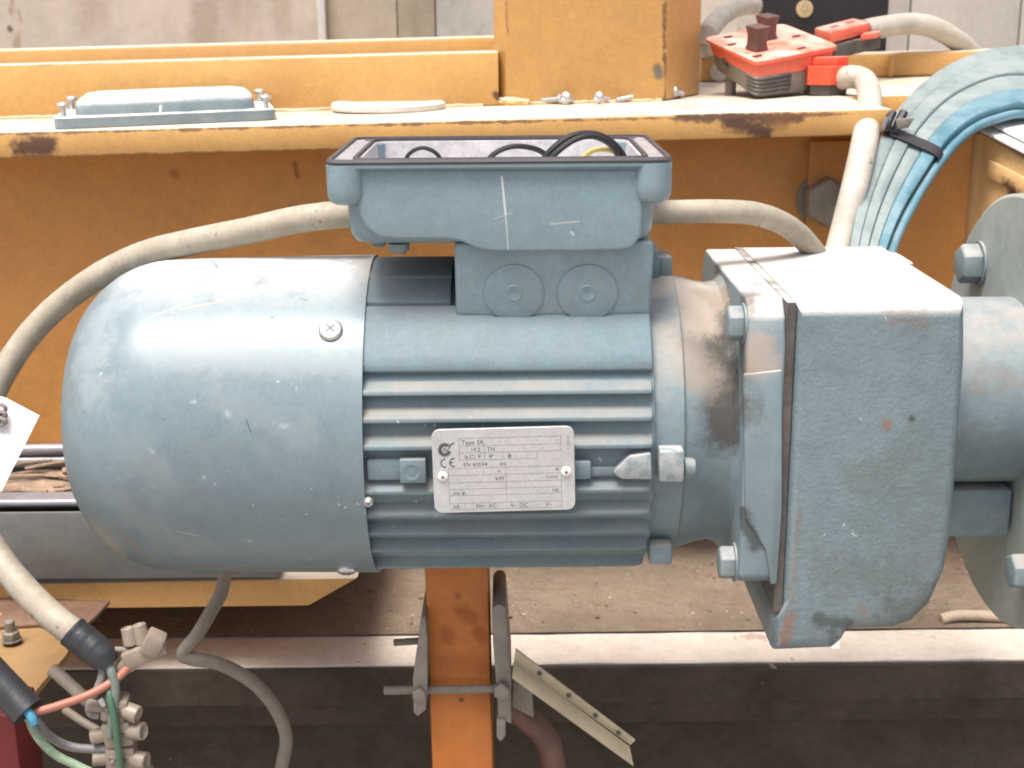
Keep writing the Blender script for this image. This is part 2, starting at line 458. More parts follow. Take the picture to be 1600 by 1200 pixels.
M_orange = mat('orange_paint', ORANGE, 0.45, spec=0.4, var=0.07, vs=6, dnz=(0.18, 0.6), dust=((0.52, 0.46, 0.38), 0.04, 1.3, 24), bump=[(90, 0.06, 0.001)],
               streak=((0.48, 0.23, 0.075), 0.35, 7, (1, 1, 0.5)), specks=[(BROWNRUST, 0.80, 130, None)],
               marks=[(P(35, 228, .26), P(72, 226, .26), 0.0075, BROWNRUST, 0.95, 110, 0.75), (P(1145, 190, .26), P(1195, 205, .26), 0.007, BROWNRUST, 0.95, 100, 0.9),
                      (P(1060, 183, .26), P(1250, 184, .26), 0.0035, BROWNRUST, 0.9, 120, 0.9), (P(1215, 188, .26), P(1225, 187, .26), 0.007, (0.16, 0.075, 0.03), 0.8, 120, 0.9),
                      (P(460, 255, .315), P(465, 275, .315), 0.002, (0.20, 0.09, 0.04), 0.7, 200, 0.8), (P(272, 270, .315), P(274, 272, .315), 0.0035, (0.30, 0.11, 0.03), 0.7, 200, 0.6),
                      (P(1027, 107, .424), P(1029, 116, .424), 0.0042, (0.16, 0.15, 0.12), 0.95, 120, 0.25), (P(1037, 10, .424), P(1038, 95, .424), 0.0014, (0.14, 0.08, 0.05), 0.8, 120, 1.4),
                      (P(775, 148, .42), P(778, 152, .42), 0.003, BROWNRUST, 0.9, 200, 0.5), (P(790, 5, .424), P(793, 50, .424), .001, (.2, .1, .05), .6, 150, 1.3),
                      (P(-20, 209, .26), P(1330, 178, .26), 0.0009, (0.13, 0.07, 0.045), 0.8, 60, 2.6), (P(-20, 246, .26), P(1330, 215, .26), 0.0008, (0.16, 0.08, 0.05), 0.6, 50, 2.6),
                      (P(0, 103, .42), P(770, 78, .42), 0.0008, (0.20, 0.10, 0.05), 0.7, 50, 2.6), (P(1040, 5, .424), P(1040, 165, .424), 0.0010, (0.16, 0.09, 0.06), 0.7, 60, 2.2),
                      (P(1250, 300, .315), P(1250, 420, .315), 0.02, (0.36, 0.15, 0.03), 0.35, 40, 0.8)])
M_web = mat('shaded_orange_paint', (0.52, 0.240, 0.062), 0.5, spec=0.35, var=0.10, vs=7, dust=((0.40, 0.26, 0.15), 0.10, 0.4, 20), bump=[(90, 0.06, 0.001)],  # copy of the beam orange, browned to paint in the shade under the flange
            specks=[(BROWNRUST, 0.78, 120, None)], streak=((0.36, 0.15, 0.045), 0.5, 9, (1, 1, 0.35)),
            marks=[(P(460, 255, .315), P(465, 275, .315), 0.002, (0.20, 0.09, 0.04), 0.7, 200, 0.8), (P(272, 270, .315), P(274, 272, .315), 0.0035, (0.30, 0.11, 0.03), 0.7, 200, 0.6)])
M_boxor = mat('rusty_yellow_paint', (0.66, 0.42, 0.18), 0.5, var=0.09, vs=12, dust=((0.60, 0.5, 0.38), 0.08, 0.6, 25), bump=[(120, 0.1, 0.001)],
              specks=[(BROWNRUST, 0.745, 60, None)],
              marks=[(P(1560, 292, .27), P(1640, 330, .24), 0.007, (0.10, 0.055, 0.035), 0.95, 110, 0.9), (P(1486, 235, .34), P(1484, 260, .34), 0.003, (0.07, 0.04, 0.03), 0.9, 130, 0.8),
                     (P(1500, 315, .3), P(1502, 320, .3), 0.003, (0.07, 0.04, 0.03), 0.8, 180, 0.9), (P(1516, 315, .3), P(1518, 355, .3), 0.002, (0.1, 0.05, 0.03), 0.8, 150, 1.1)])
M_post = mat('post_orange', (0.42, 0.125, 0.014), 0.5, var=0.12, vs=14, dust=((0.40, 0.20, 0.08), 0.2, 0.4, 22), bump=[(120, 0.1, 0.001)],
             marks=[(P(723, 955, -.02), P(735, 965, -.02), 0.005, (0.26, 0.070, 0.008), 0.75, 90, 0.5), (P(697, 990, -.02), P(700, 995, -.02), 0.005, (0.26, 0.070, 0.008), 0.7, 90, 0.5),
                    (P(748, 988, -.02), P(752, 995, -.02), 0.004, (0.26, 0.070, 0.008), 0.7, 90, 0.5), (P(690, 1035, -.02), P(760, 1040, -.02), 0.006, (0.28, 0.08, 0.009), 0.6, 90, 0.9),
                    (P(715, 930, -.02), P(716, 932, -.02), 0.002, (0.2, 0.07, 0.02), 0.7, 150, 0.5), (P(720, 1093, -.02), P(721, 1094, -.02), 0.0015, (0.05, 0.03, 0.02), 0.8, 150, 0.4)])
M_mustard = mat('mustard_plate', (0.27, 0.16, 0.06), 0.6, var=0.12, vs=18, dust=((0.30, 0.20, 0.10), 0.3, 0.2, 30))
M_rustplate = mat('rusty_brown_plate', (0.155, 0.085, 0.055), 0.7, var=0.25, vs=30, specks=[((0.42, 0.24, 0.06), 0.70, 70, None)], bump=[(160, 0.3, 0.001)])
M_galv = mat('galvanised_channel', (0.148, 0.160, 0.160), 0.45, metal=0.3, var=0.12, vs=60, dust=((0.16, 0.145, 0.12), 0.15, 0.3, 30), bump=[(500, 0.1, 0.0005)], specks=[((.10, .10, .09), .77, 70, None)])
M_lip = mat('channel_lip', (0.25, 0.25, 0.27), 0.4, metal=0.3, var=0.12, vs=40)
M_twig = mat('dry_debris', (0.27, 0.19, 0.13), 0.85, var=0.4, vs=60, bump=[(200, 0.6, 0.002)])
M_sand = mat('sandy_ground', (0.205, 0.162, 0.124), 0.95, spec=0.1, var=0.20, vs=10, specks=[((0.20, 0.13, 0.085), 0.66, 120, None), ((0.5, 0.4, 0.3), 0.70, 240, None)],
             streak=((0.22, 0.15, 0.10), 0.6, 28, (0.35, 1, 1)), bump=[(40, 0.6, 0.012), (220, 0.6, 0.004)])
M_conc = mat('pale_concrete_edge', (0.62, 0.56, 0.49), 0.85, spec=0.2, var=0.08, vs=20, specks=[((0.25, 0.17, 0.14), 0.74, 90, (0.5, 1, 1)), ((0.45, 0.36, 0.29), 0.66, 40, None)], bump=[(200, 0.25, 0.002)])
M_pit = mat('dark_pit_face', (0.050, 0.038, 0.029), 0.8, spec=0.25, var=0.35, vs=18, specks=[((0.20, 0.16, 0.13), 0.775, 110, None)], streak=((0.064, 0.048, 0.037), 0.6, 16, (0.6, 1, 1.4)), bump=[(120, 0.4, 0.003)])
M_wall = mat('stained_plaster', (0.52, 0.46, 0.38), 0.9, spec=0.2, var=0.12, vs=4, streak=((0.36, 0.29, 0.21), 0.5, 8.0, (1, 1, 0.25)), specks=[((0.15, 0.13, 0.11), 0.77, 26, None), ((0.38, 0.31, 0.23), 0.64, 12, (1, 1, .4))], bump=[(18, 0.15, 0.01)],
             marks=[(P(320, 10, WY_), P(318, 60, WY_), 0.03, (.30, .24, .17), .5, 12, 1.2), (P(140, -20, WY_), P(138, 30, WY_), 0.03, (.33, .27, .2), .4, 12, 1.2), (P(15, 44, WY_), P(16, 46, WY_), .006, (.08, .07, .06), .9, 60, .5), (P(440, 0, WY_), P(442, 40, WY_), .025, (.34, .28, .2), .45, 12, 1.3)])
M_stain = mat('brown_stained_boards', (0.42, 0.36, 0.27), 0.85, var=0.12, vs=4, streak=((0.20, 0.15, 0.09), 0.75, 7, (1, 1, 0.08)))
M_whitetrim = mat('white_trim', (0.75, 0.73, 0.69), 0.6, var=0.05)
M_glass = mat('dusty_pane', (0.40, 0.38, 0.35), 0.22, spec=0.5, var=0.2, vs=9, dust=((0.62, 0.58, 0.50), 0.3, 0.0, 14), specks=[((0.75, 0.72, 0.66), 0.72, 30, (1, 1, 0.5))])
M_panel = mat('off_white_panel', (0.60, 0.58, 0.52), 0.55, var=0.05, vs=3, streak=((0.48, 0.43, 0.35), 0.4, 6, (1, 1, 0.1)))
M_dark = mat('dark_board', (0.017, 0.014, 0.016), 0.45, var=0.3, vs=12)
M_seal = mat('beige_seal', (0.52, 0.40, 0.22), 0.6, var=0.12, vs=60)
M_sealdark = mat('seal_print', (0.25, 0.18, 0.09), 0.6)
M_red = mat('coral_plastic', (0.72, 0.135, 0.075), 0.42, var=0.08, vs=40, dust=((0.80, 0.58, 0.50), 0.10, 0.75, 30))
M_redbright = mat('red_plastic', (0.68, 0.075, 0.025), 0.4, var=0.08, vs=40, dust=((0.75, 0.45, 0.38), 0.06, 0.4, 40))
M_blackpl = mat('black_plastic', (0.050, 0.048, 0.044), 0.5, var=0.2, vs=60, dust=((0.30, 0.26, 0.21), 0.2, 0.6, 60))
M_greypl = mat('dusty_grey_plastic', (0.17, 0.155, 0.135), 0.6, var=0.15, vs=60, dust=((0.35, 0.30, 0.24), 0.3, 0.4, 60))
M_toggle = mat('brown_toggle', (0.115, 0.062, 0.052), 0.5, var=0.15, vs=80)
M_fest = mat('teal_flat_cable', (0.135, 0.178, 0.182), 0.45, spec=0.5, var=0.10, vs=20, dust=((0.30, 0.35, 0.34), 0.15, 0.45, 30), bump=[(60, 0.08, 0.001)])
M_festblue = mat('blue_flat_cable', (0.055, 0.155, 0.205), 0.42, var=0.12, vs=30, dust=((0.30, 0.40, 0.42), 0.12, 0.3, 40))
M_strap = mat('black_strap', (0.022, 0.018, 0.022), 0.5, var=0.2)
M_buckle = mat('buckle_glint', (0.30, 0.30, 0.33), 0.3, metal=0.5)
M_white = mat('white_paper', (0.80, 0.79, 0.76), 0.7, var=0.03)
M_whitedisc = mat('white_disc', (0.62, 0.60, 0.55), 0.55, var=0.07, vs=50, dust=((.5, .45, .38), .2, .2, 60))
M_lid = mat('lid_paint', (0.17, 0.225, 0.245), 0.36, var=0.10, vs=20, dust=((0.68, 0.66, 0.63), 0.06, 1.6, 22), bump=[(300, 0.08, 0.0008)], specks=[((.6, .6, .58), .76, 120, None)],
            marks=[(P(193, 172, .30), P(203, 182, .31), 0.0011, (.7, .7, .7), .8, 300, .8), (P(251, 166, .30), P(250, 176, .30), 0.0010, (.8, .8, .8), .9, 300, .3)])
M_steel = mat('grey_clamp_steel', (0.20, 0.19, 0.165), 0.5, metal=0.4, var=0.2, vs=40, dust=((0.28, 0.24, 0.19), 0.3, 0.3, 40), bump=[(300, 0.2, 0.0008)])
M_khaki = mat('khaki_angle', (0.36, 0.32, 0.225), 0.45, metal=0.3, var=0.12, vs=40, dust=((0.3, 0.24, 0.17), 0.3, 0.3, 50))
M_pipe = mat('rusty_pipe', (0.135, 0.075, 0.055), 0.65, var=0.25, vs=40, bump=[(200, 0.3, 0.001)])
M_darkred = mat('dark_red_paint', (0.12, 0.012, 0.012), 0.5, var=0.15)
M_wirered = mat('brown_red_wire', (0.34, 0.135, 0.09), 0.5, var=0.1)
M_wiregrey = mat('grey_wire', (0.20, 0.195, 0.195), 0.45, var=0.1, vs=60)
M_wiregreen = mat('green_wire', (0.055, 0.12, 0.075), 0.5, var=0.1)
M_wireyg = mat('pale_green_wire', (0.20, 0.28, 0.19), 0.5, var=0.3, vs=50)
M_wireblue = mat('blue_wire', (0.06, 0.25, 0.38), 0.42, var=0.1)
M_clear = mat('clear_terminal_plastic', (0.44, 0.37, 0.30), 0.35, var=0.12, vs=60, trans=0.45, dust=((0.28, 0.2, 0.14), 0.25, 0.2, 90))

# ================================================================== SETTING
GZ = -0.248
def gz(x): return GZ + 0.003 * x
# sandy ground: fine near the machine so that it undulates, then one sheet out to the horizon
bm = bmesh.new()
from mathutils import noise as mnoise
NX, NY = 120, 60
grid = []
for j in range(NY + 1):
    y = 0.1985 + (1.3 - 0.1985) * (j / NY) ** 1.6
    row = []
    for i in range(NX + 1):
        x = -0.75 + 1.5 * i / NX
        h = 0.0035 * mnoise.noise(Vector((x * 9, y * 9, 0))) + 0.0018 * mnoise.noise(Vector((x * 38, y * 38, 4)))
        k = min(1, max(0, y - 0.2035) / 0.06) * min(1, (1.3 - y) / 0.2) * min(1, (0.75 - abs(x)) / 0.1)
        row.append(bm.verts.new((x, y, gz(x) + 0.002 + h * k)))
    grid.append(row)
for j in range(NY):
    for i in range(NX):
        bm.faces.new((grid[j][i], grid[j][i + 1], grid[j + 1][i + 1], grid[j + 1][i]))
g1 = bm
bm = bmesh.new()
def quad(bm, pts): bm.faces.new([bm.verts.new(p) for p in pts])
for (xa, xb, ya, yb) in ((-60, -0.75, 0.2035, 60), (0.75, 60, 0.2035, 60), (-0.75, 0.75, 1.3, 60)):
    quad(bm, [(xa, ya, gz(max(-.75, min(.75, xa))) + .002), (xb, ya, gz(max(-.75, min(.75, xb))) + .002), (xb, yb, gz(max(-.75, min(.75, xb))) + .002), (xa, yb, gz(max(-.75, min(.75, xa))) + .002)])
struct(obj('sandy_ground', merge(g1, bm), M_sand), 'sandy brown ground behind the pale concrete edge')
# pale concrete kerb along the pit, its dark face below
def skew(bm):
    for v in bm.verts:
        v.co.z += 0.003 * v.co.x if abs(v.co.x) < 1 else 0.003 * math.copysign(1, v.co.x)
    return bm
_n = 260
k = loft([[Vector((-1.3 + 2.6 * i / _n, y + (.0013 * mnoise.noise(Vector((i * .31, y * 90, z * 60))) if y < .17 else 0), z + .0008 * mnoise.noise(Vector((i * .23, y * 50, 3))) - (.0016 * max(0, mnoise.noise(Vector((i * .47, 2, 9))) - .25) if y < .16 and z > GZ - .01 else 0))) for (y, z) in ((.1515, GZ - .030), (.150, GZ - .0018), (.1512, GZ - .0004), (.1535, GZ), (.180, GZ), (.2035, GZ), (.2035, GZ - .030))] for i in range(_n + 1)])
struct(obj('concrete_kerb', skew(k), M_conc), 'pale sunlit concrete kerb along the pit')
pf = merge(prism([(0.1535, GZ - 0.032), (0.160, GZ - 0.058), (0.172, GZ - 0.062), (0.174, GZ - 0.9), (0.6, GZ - 0.9), (0.6, GZ - 0.036), (0.1535, GZ - 0.036)], 'X', -3, 3))
kf = box(-3, 3, 0.147, 0.1503, GZ - 0.034, GZ - 0.0025, 0.001, 1)
struct(obj('pit_face', skew(merge(pf, kf)), M_pit), 'dark brown face of the pit below the kerb')
fl = bmesh.new(); quad(fl, [(-60, -60, GZ - 0.9), (60, -60, GZ - 0.9), (60, 0.4, GZ - 0.9), (-60, 0.4, GZ - 0.9)])  # unseen sheet, added to bounce light up onto the motor
struct(obj('bounce_floor', fl, mat('bounce_floor_mat', (0.320, 0.290, 0.255), 0.9, var=0.2, vs=3)), 'unseen floor added in front of the pit face for bounce light')

# back wall with its stretches of plaster, boards, dusty pane and panels
WY = 2.6
def wx(px): return P(px, 40, WY).x
wall = thing('back_wall', (0, WY, GZ), 'pale stained plaster wall closing the background', 'wall')
obj('plaster', box(-9, wx(498), WY, WY + 0.2, GZ, 2.6), M_wall, wall)
obj('white_trim', box(wx(498), wx(510), WY - 0.015, WY + 0.2, GZ, 2.6, 0.003), M_whitetrim, wall)
obj('board', box(wx(510), wx(620), WY, WY + 0.2, GZ, 2.6), M_stain, wall)
obj('board', box(wx(622), wx(680), WY - 0.006, WY + 0.2, GZ, 2.6, .003), M_stain, wall)
pn = obj('dusty_pane', box(wx(682), wx(1010), WY - 0.003, WY + 0.2, GZ, 2.6), M_glass, wall)
obj('plaster', box(wx(1010), wx(1195), WY, WY + 0.2, GZ, 2.6), M_wall, wall)
for a, b in ((1195, 1420), (1422, 1592), (1594, 1780)):
    obj('panel', box(wx(a), wx(b), WY - 0.004, WY + 0.2, GZ, 2.6, 0.006), M_panel, wall)
obj('panel', box(wx(1782), 9, WY - 0.004, WY + 0.2, GZ, 2.6, 0.006), M_panel, wall)

# ================================================================== ORANGE BEAM
def tl(bm):            # tilt a beam piece with the beam
    for v in bm.verts: v.co.z += TILT * v.co.x
    return bm
LIP_T = 0.0195
beam = thing('orange_beam', (0, 0.30, GZ), 'long orange steel beam with wide dusty top flange, standing behind the motor', 'steel beam')
bz = BEAM_Z
xcol0, xcol1, xcol2 = P(772, 100, .43).x, P(790, 100, .43).x, P(1040, 100, .43).x
obj('top_flange', tl(prism([(0.26, bz), (0.26, bz - LIP_T), (0.34, bz - LIP_T), (1.0, bz - LIP_T), (1.0, bz)], 'X', -1.3, 0.298, 0.0012)), M_orange, beam)
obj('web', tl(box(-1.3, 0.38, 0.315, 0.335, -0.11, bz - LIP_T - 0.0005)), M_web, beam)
# lower part of the web only reaches to the left of the motor
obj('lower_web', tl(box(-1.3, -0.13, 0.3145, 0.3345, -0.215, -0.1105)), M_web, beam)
a0, a1 = P(482, 950, .135), P(560, 898, .135)
lowz0, lowz1 = P(300, 947, .135).z, P(300, 909, .135).z
obj('lower_flange', slab([(-1.3, 0.135, lowz1 - .01), (a1.x, 0.135, lowz1 + 0.002), (a0.x, 0.135, lowz0 - 0.001), (-1.3, 0.135, lowz0 - .006)], (0, 1, 0), 0.18, 0.002), M_orange, beam)
# rear tube, two steps
zt1 = P(400, 91, .42).z - TILT * P(400, 91, .42).x
zt2 = P(400, 67, .50).z - TILT * P(400, 67, .50).x
obj('rear_rail', tl(box(-1.3, xcol0 + 0.004, 0.42, 0.475, bz + 0.0005, zt1, 0.002)), M_orange, beam)
obj('rear_rail', tl(box(-1.3, xcol0 + 0.004, 0.50, 0.56, bz + 0.0005, zt2, 0.003)), M_orange, beam)
# column with a bevelled left edge and a folded right side
colpoly = [(xcol0, 0.445), (xcol1, 0.424), (xcol2, 0.424), (P(1094, 80, .50).x, 0.50), (P(1094, 80, .50).x, 0.62), (xcol0, 0.62)]
obj('column', tl(prism(colpoly, 'Z', bz + 0.0006, 1.4, 0.002)), M_orange, beam)
# weld fillets at the foot of the column
obj('weld', noise_disp(tl(tube([(xcol0 - .012, .437, bz + .001), (xcol0, .431, bz + .003), (xcol1, .421, bz + .003), (xcol1 + .02, .421, bz + .001)], .0045, 10, 10)), .0012, 260), M_orange, beam)
obj('weld', noise_disp(tl(tube([(-1.2, .4195, bz + .001), (-.6, .4195, bz + .001), (-.3, .4195, bz + .001), (xcol0 - .01, .4195, bz + .0005)], .0019, 8, 60)), .0012, 240), M_orange, beam)
obj('weld', noise_disp(tl(tube([(xcol1 + .004, .4232, bz + .001), (.0, .4232, bz + .001), (xcol2 - .004, .4232, bz + .0005)], .0018, 8, 40)), .0012, 240), M_orange, beam)
obj('rear_shelf', tl(box(.2983, .80, .42, 1.0, bz - LIP_T, bz - .0004, .001)), M_orange, beam)
# upright behind the pendant (right)
ra, rb_ = PB(1290, 150), PB(1560, 150)
yb = 0.72
obj('rear_rail', tl(box(P(1095, 90, yb).x, P(1700, 90, yb).x, yb, yb + 0.05, bz + 0.0005, P(1400, 82, yb).z - TILT * P(1400, 82, yb).x, 0.003)), M_orange, beam)
obj('stiffener', tl(box(P(1386, 90, yb).x, P(1394, 90, yb).x, yb - 0.012, yb + 0.0005, bz + .0005, P(1400, 84, yb).z - TILT * P(1400, 84, yb).x, 0.002)), M_orange, beam)
# big hex bolt through the web with its washer plate
c = P(1287, 312, .315)
bo = obj('hex_bolt', hexhead((c.x, .3145, c.z), (0, -1, 0), 0.036, 0.022, 0.003), mat('dull_bolt', (0.20, 0.19, 0.16), 0.5, metal=0.4, var=0.2, vs=40, dust=((.35, .28, .2), .3, .3, 40)), beam)
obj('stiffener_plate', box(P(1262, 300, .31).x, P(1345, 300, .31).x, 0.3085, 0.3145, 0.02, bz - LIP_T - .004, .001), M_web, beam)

# ------------------------------------------------------------------ rusty yellow box at the right with white sheets on top
fc = P(1497, 200, .33)
nc = P(1660, 292, .20)
lc = Vector((P(1425, 300, .335).x, .335, 0))
by = thing('yellow_housing', (0.42, 0.33, GZ), 'rust-chipped yellow steel housing with rounded corner at the right edge', 'housing')
ring = []
cr = 0.022
pts2 = [(lc.x, 0.372), (lc.x + .006, 0.350), (fc.x - .006, 0.336), (fc.x + .004, 0.326), (fc.x + .016, .312), (nc.x, nc.y), (nc.x + .25, nc.y), (nc.x + .25, .6), (lc.x, .6)]
def ztop(x, y):
    t = max(0, min(1, (0.33 - y) / (0.33 - 0.20)))
    return fc.z + (nc.z - fc.z) * t
lo_ = [Vector((x, y, -0.06)) for x, y in pts2]
hi_ = [Vector((x, y, ztop(x, y))) for x, y in pts2]
obj('shell', bevel(loft([lo_, hi_]), .003, 2), M_boxor, by)
# raised edge strip
e0, e1 = P(1540, 248, .302), P(1640, 300, .215)
obj('edge_strip', slab([e0 + Vector((0, -.006, 0)), e1 + Vector((0, -.006, 0)), e1 + Vector((0, -.006, -.014)), e0 + Vector((0, -.006, -.014))], (.5, .8, 0), .006, .001), M_boxor, by)
def sheet(off, dz, sc):
    A = P(1503, 196, .335) + Vector((-.002 + off, 0, dz)); B = P(1670, 285, .19) + Vector((off, 0, dz))
    return [A, B, B + Vector((.25, .03, .0)), A + Vector((.25, .22, .012)), A + Vector((.02, .12, .002))]
for i, (o_, dz, lab) in enumerate(((0, 0.0035, 'white sheet lying directly on the yellow housing, lower of the two'), (0.010, 0.0075, 'white sheet on the yellow housing, upper of the two'))):
    tag(obj('white_sheet', slab(sheet(o_, dz, 1), (0, 0, 1), 0.0022, .0004), M_white), lab, 'sheet', 'white sheets on the housing')

# ================================================================== GEARED MOTOR
motor = thing('geared_motor', (0, 0, GZ), 'blue-grey geared electric motor with open terminal box and nameplate', 'motor')
# --- fan cover
prof = []
XE, XR, RC = -0.2665, -0.0830, 0.0985
for i in range(15):
    a = R_(90 * i / 14)
    prof.append((XE + 0.055 * (1 - math.sin(a)) ** 1.0 - 0.0, RC - 0.050 + 0.050 * 0 + 0.0))
prof = [(XE, 0.0), (XE, 0.030), (XE + .0006, .040)]
for i in range(1, 19):
    a = R_(90 * i / 18)
    prof.append((XE + 0.060 - 0.0594 * math.cos(a), 0.040 + 0.0565 * math.sin(a)))
prof += [(-0.19, 0.0972), (-0.15, 0.0978), (-0.11, 0.0983), (XR, RC), (XR, RC - .0022), (-.10, RC - .0024), (-.12, RC - .006)]
cov = obj('fan_cover', lathe(prof, (0, 0, 0), (1, 0, 0), 96, cap1=False), M_cover, motor, ang=40)
def panhead(c, d, r, h, slot=True):
    d, u, v = frame_of(d)
    b = lathe([(0, r), (h * .35, r), (h * .75, r * .86), (h, r * .55), (h, .00001)], c, d, 28, cap1=False)
    return b
def crossslot(c, d, r, h):
    d, u, v = frame_of(d)
    c = Vector(c)
    def bar(u, v, k):
        pts = [c + u * r + v * r * .22, c - u * r + v * r * .22, c - u * r - v * r * .22, c + u * r - v * r * .22]
        return slab(pts, d, h + k)
    u2, v2 = (u + v).normalized(), (u - v).normalized()
    return merge(bar(u2, v2, 0), bar(v2, u2, .00006))
for px, py, r in ((517, 517, .0068), (541, 889, .0062), (576, 783, .0030)):
    p = on_cover(px, py, RC - .0003)
    d = Vector((0, p.y, p.z)).normalized()
    s = obj('screw', panhead(p, d, r, .0032), M_zinc, cov)
    obj('cross_slot', crossslot(p + d * .0031, d, r * .5, .00025), mat('slot_shadow', (.12, .12, .12), .6) if 'slot_shadow' not in bpy.data.materials else bpy.data.materials['slot_shadow'], cov)
# --- stator housing
st = obj('stator_housing', lathe([(-.10, .06), (-.10, .0908), (.0795, .0908), (.0795, .06)], (0, 0, 0), (1, 0, 0), 72), M_cast, motor)
FX0, FX1 = -0.0850, 0.0785
def theta_at(py, r):
    p = on_cover(795, py, r)
    return math.atan2(p.z, -p.y)
def fin(th, r0, r1, x0=FX0, x1=FX1, t0=.0034, t1=.0017, droop=0.0):
    d = Vector((0, -math.cos(th * .72), math.sin(th * .72)))       # fins lean a little towards the horizontal, as on the casting
    tip = Vector((0, -math.cos(th) * r1, math.sin(th) * r1))
    root = tip - d * (r1 - r0 + .012)
    n_ = Vector((0, d.z, -d.y)); 
    if n_.z < 0: n_ = -n_
    ln = r1 - r0 + .012
    secs = []
    for x, q in ((x0, 1.0), (x1 - .006, 1.0), (x1 - .001, .93), (x1, .80)):
        rt = root; tp = root + d * (ln * q)
        X = Vector((x, 0, 0))
        secs.append([rt + n_ * .0130 + X, rt + d * (ln * .50) + n_ * .0088 + X, rt + d * (ln * .80 * q) + n_ * .0040 + X, tp + n_ * t1 * .8 + X, tp - n_ * t1 * .6 + X, rt - n_ * t0 * .5 + X])
    return bevel(loft(secs), .0007, 2)
for py in (614, 657, 700, 770, 806, 834, 860, 886):
    obj('fin', fin(theta_at(py, .0972), .0900, .0972), M_fin, st)
for deg in (-100, -88, -112, -125, -140, -155, -170, 175, 160, 145, 130):
    obj('fin', fin(R_(deg), .089, .0965), M_fin, st)
# top-left recess: two upper fins beside the boss
t_lo = theta_at(565, .0970)
def arcpts(r, t0, t1, n=10): return [(-r * math.cos(t0 + (t1 - t0) * i / n), r * math.sin(t0 + (t1 - t0) * i / n)) for i in range(n + 1)]
t_hi = math.atan2(.0800, .0545)
sh = arcpts(.0968, t_lo, t_hi, 8) + [(-.045, .072), (-.070, .042), (-.0820, .0480)]
obj('shoulder', prism(sh, 'X', FX0, FX1, .0009, 2, 40), M_cast, st, ang=50)
obj('upper_rib', prism(arcpts(.0972, t_hi + .03, math.radians(102), 12) + [(.012, .08), (-.05, .065)], 'X', FX0 + .001, -.0345, .0010, 2, 40), M_cast, st, ang=50)
obj('upper_rib', prism(arcpts(.0980, t_hi + .26, t_hi + .32, 2) + [(-.030, .082), (-.040, .078)], 'X', FX0 + .001, -.0345, .0004, 2, 40), M_fin, st)
# boss under the terminal box
bx0, bx1 = P(711, 430, -.062).x, P(1019, 430, -.062).x
bos = obj('boss', bevel(prism([(-.0610, .0745), (-.0690, .1180), (.055, .1180), (.055, .07), (-.05, .07)], 'X', bx0, bx1), .0025, 3), M_tbox, motor)
for px in (803, 918):
    c = P(px, 458, -.0647)
    obj('knockout', lathe([(-.001, .0168), (-.0001, .0168), (.00008, .0163), (.00008, .0050), (.0005, .0045), (.0004, .0038), (-.0003, .0020), (-.0004, .00001)], c, (0, -1, -.18), 40, cap1=False), M_tbox, bos)
c = P(803, 458, -.0666); 
# mid rib, pad, lugs
def pbox(p0, p1, Y0, Y1, bev=.001):
    a, b = P(p0[0], p0[1], Y0), P(p1[0], p1[1], Y0)
    return box(min(a.x, b.x), max(a.x, b.x), Y0, Y1, min(a.z, b.z), max(a.z, b.z), bev)
mr = obj('mid_rib', pbox((572, 718), (668, 751), -.0945, -.078, .0015), M_cast, st)
pad = obj('pad', pbox((624, 719), (666, 755), -.0985, -.080, .0008), M_cast, st)
c = P(643, 738, -.0985)
obj('dimple', lathe([(-.001, .0050), (.0002, .0050), (.0002, .0034), (-.0008, .0012), (-.0008, .00001)], c, (0, -1, 0), 20, cap1=False), M_cast, pad)
obj('mid_rib', pbox((880, 722), (924, 750), -.0965, -.078, .0015), M_cast, st)
obj('mid_rib', pbox((915, 731), (975, 744), -.0935, -.078, .001), M_cast, st)
lg = [P(958, 739, -.097), P(984, 712, -.097), P(1018, 708, -.097), P(1019, 750, -.097), P(970, 749, -.097)]
obj('lug', slab([Vector((p.x, -.0975, p.z)) for p in lg], (0, 1, 0), .02, .0015), M_worn, st)
# --- nameplate
TL_, TR_, BR_, BL_ = P(673, 671, -.1008), P(897, 665, -.1008), P(899, 796, -.1028), P(680, 801, -.1028)
eu = (TR_ - TL_).normalized()
ev = ((BL_ + BR_) / 2 - (TL_ + TR_) / 2); plH = ev.length; ev = (ev - eu * ev.dot(eu)).normalized()
en = eu.cross(ev).normalized()
if en.y > 0: en = -en
plW = ((TR_ - TL_).length + (BR_ - BL_).length) / 2
pc = (TL_ + TR_ + BR_ + BL_) / 4
def NPp(u, v, h=0.0):      # u, v in 0..1 over the plate
    return pc + eu * ((u - .5) * plW) + ev * ((v - .5) * plH) + en * h
def plate_loop(h, ins):
    pts = rrect(-plW / 2 + ins, plW / 2 - ins, -plH / 2 + ins, plH / 2 - ins, .0045 - ins, 0)
    return [pc + eu * p.x + ev * p.y + en * h for p in pts]
npl = obj('nameplate', loft([plate_loop(-.0004, 0), plate_loop(.0005, 0), plate_loop(.0008, .0003)]), M_plate, motor)
npl['label'] = 'silver rating plate with printed table'
HP = .00086
def pu(x): return (x - 80) / 1390
def pv(y, x=700): return (y - 172 + (x - 700) * 0.018) / 800
def bar(x0, y0, x1, y1, w=3.6, h=HP):
    A, B = NPp(pu(x0), pv(y0, 700), h), NPp(pu(x1), pv(y1, 700), h)
    d = (B - A).normalized(); n_ = d.cross(en) * (w * .5 * plW / 1390)
    bm = bmesh.new(); quad(bm, [A + n_, A - n_, B - n_, B + n_]); return bm
lines = []
for y, x0, x1 in ((262, 345, 1340), (335, 345, 1340), (400, 345, 1340), (468, 345, 1105), (545, 232, 1338), (612, 232, 1338), (682, 232, 1338), (746, 232, 1338), (806, 232, 1338), (882, 232, 1338), (942, 232, 1338)):
    lines.append(bar(x0, y, x1, y))
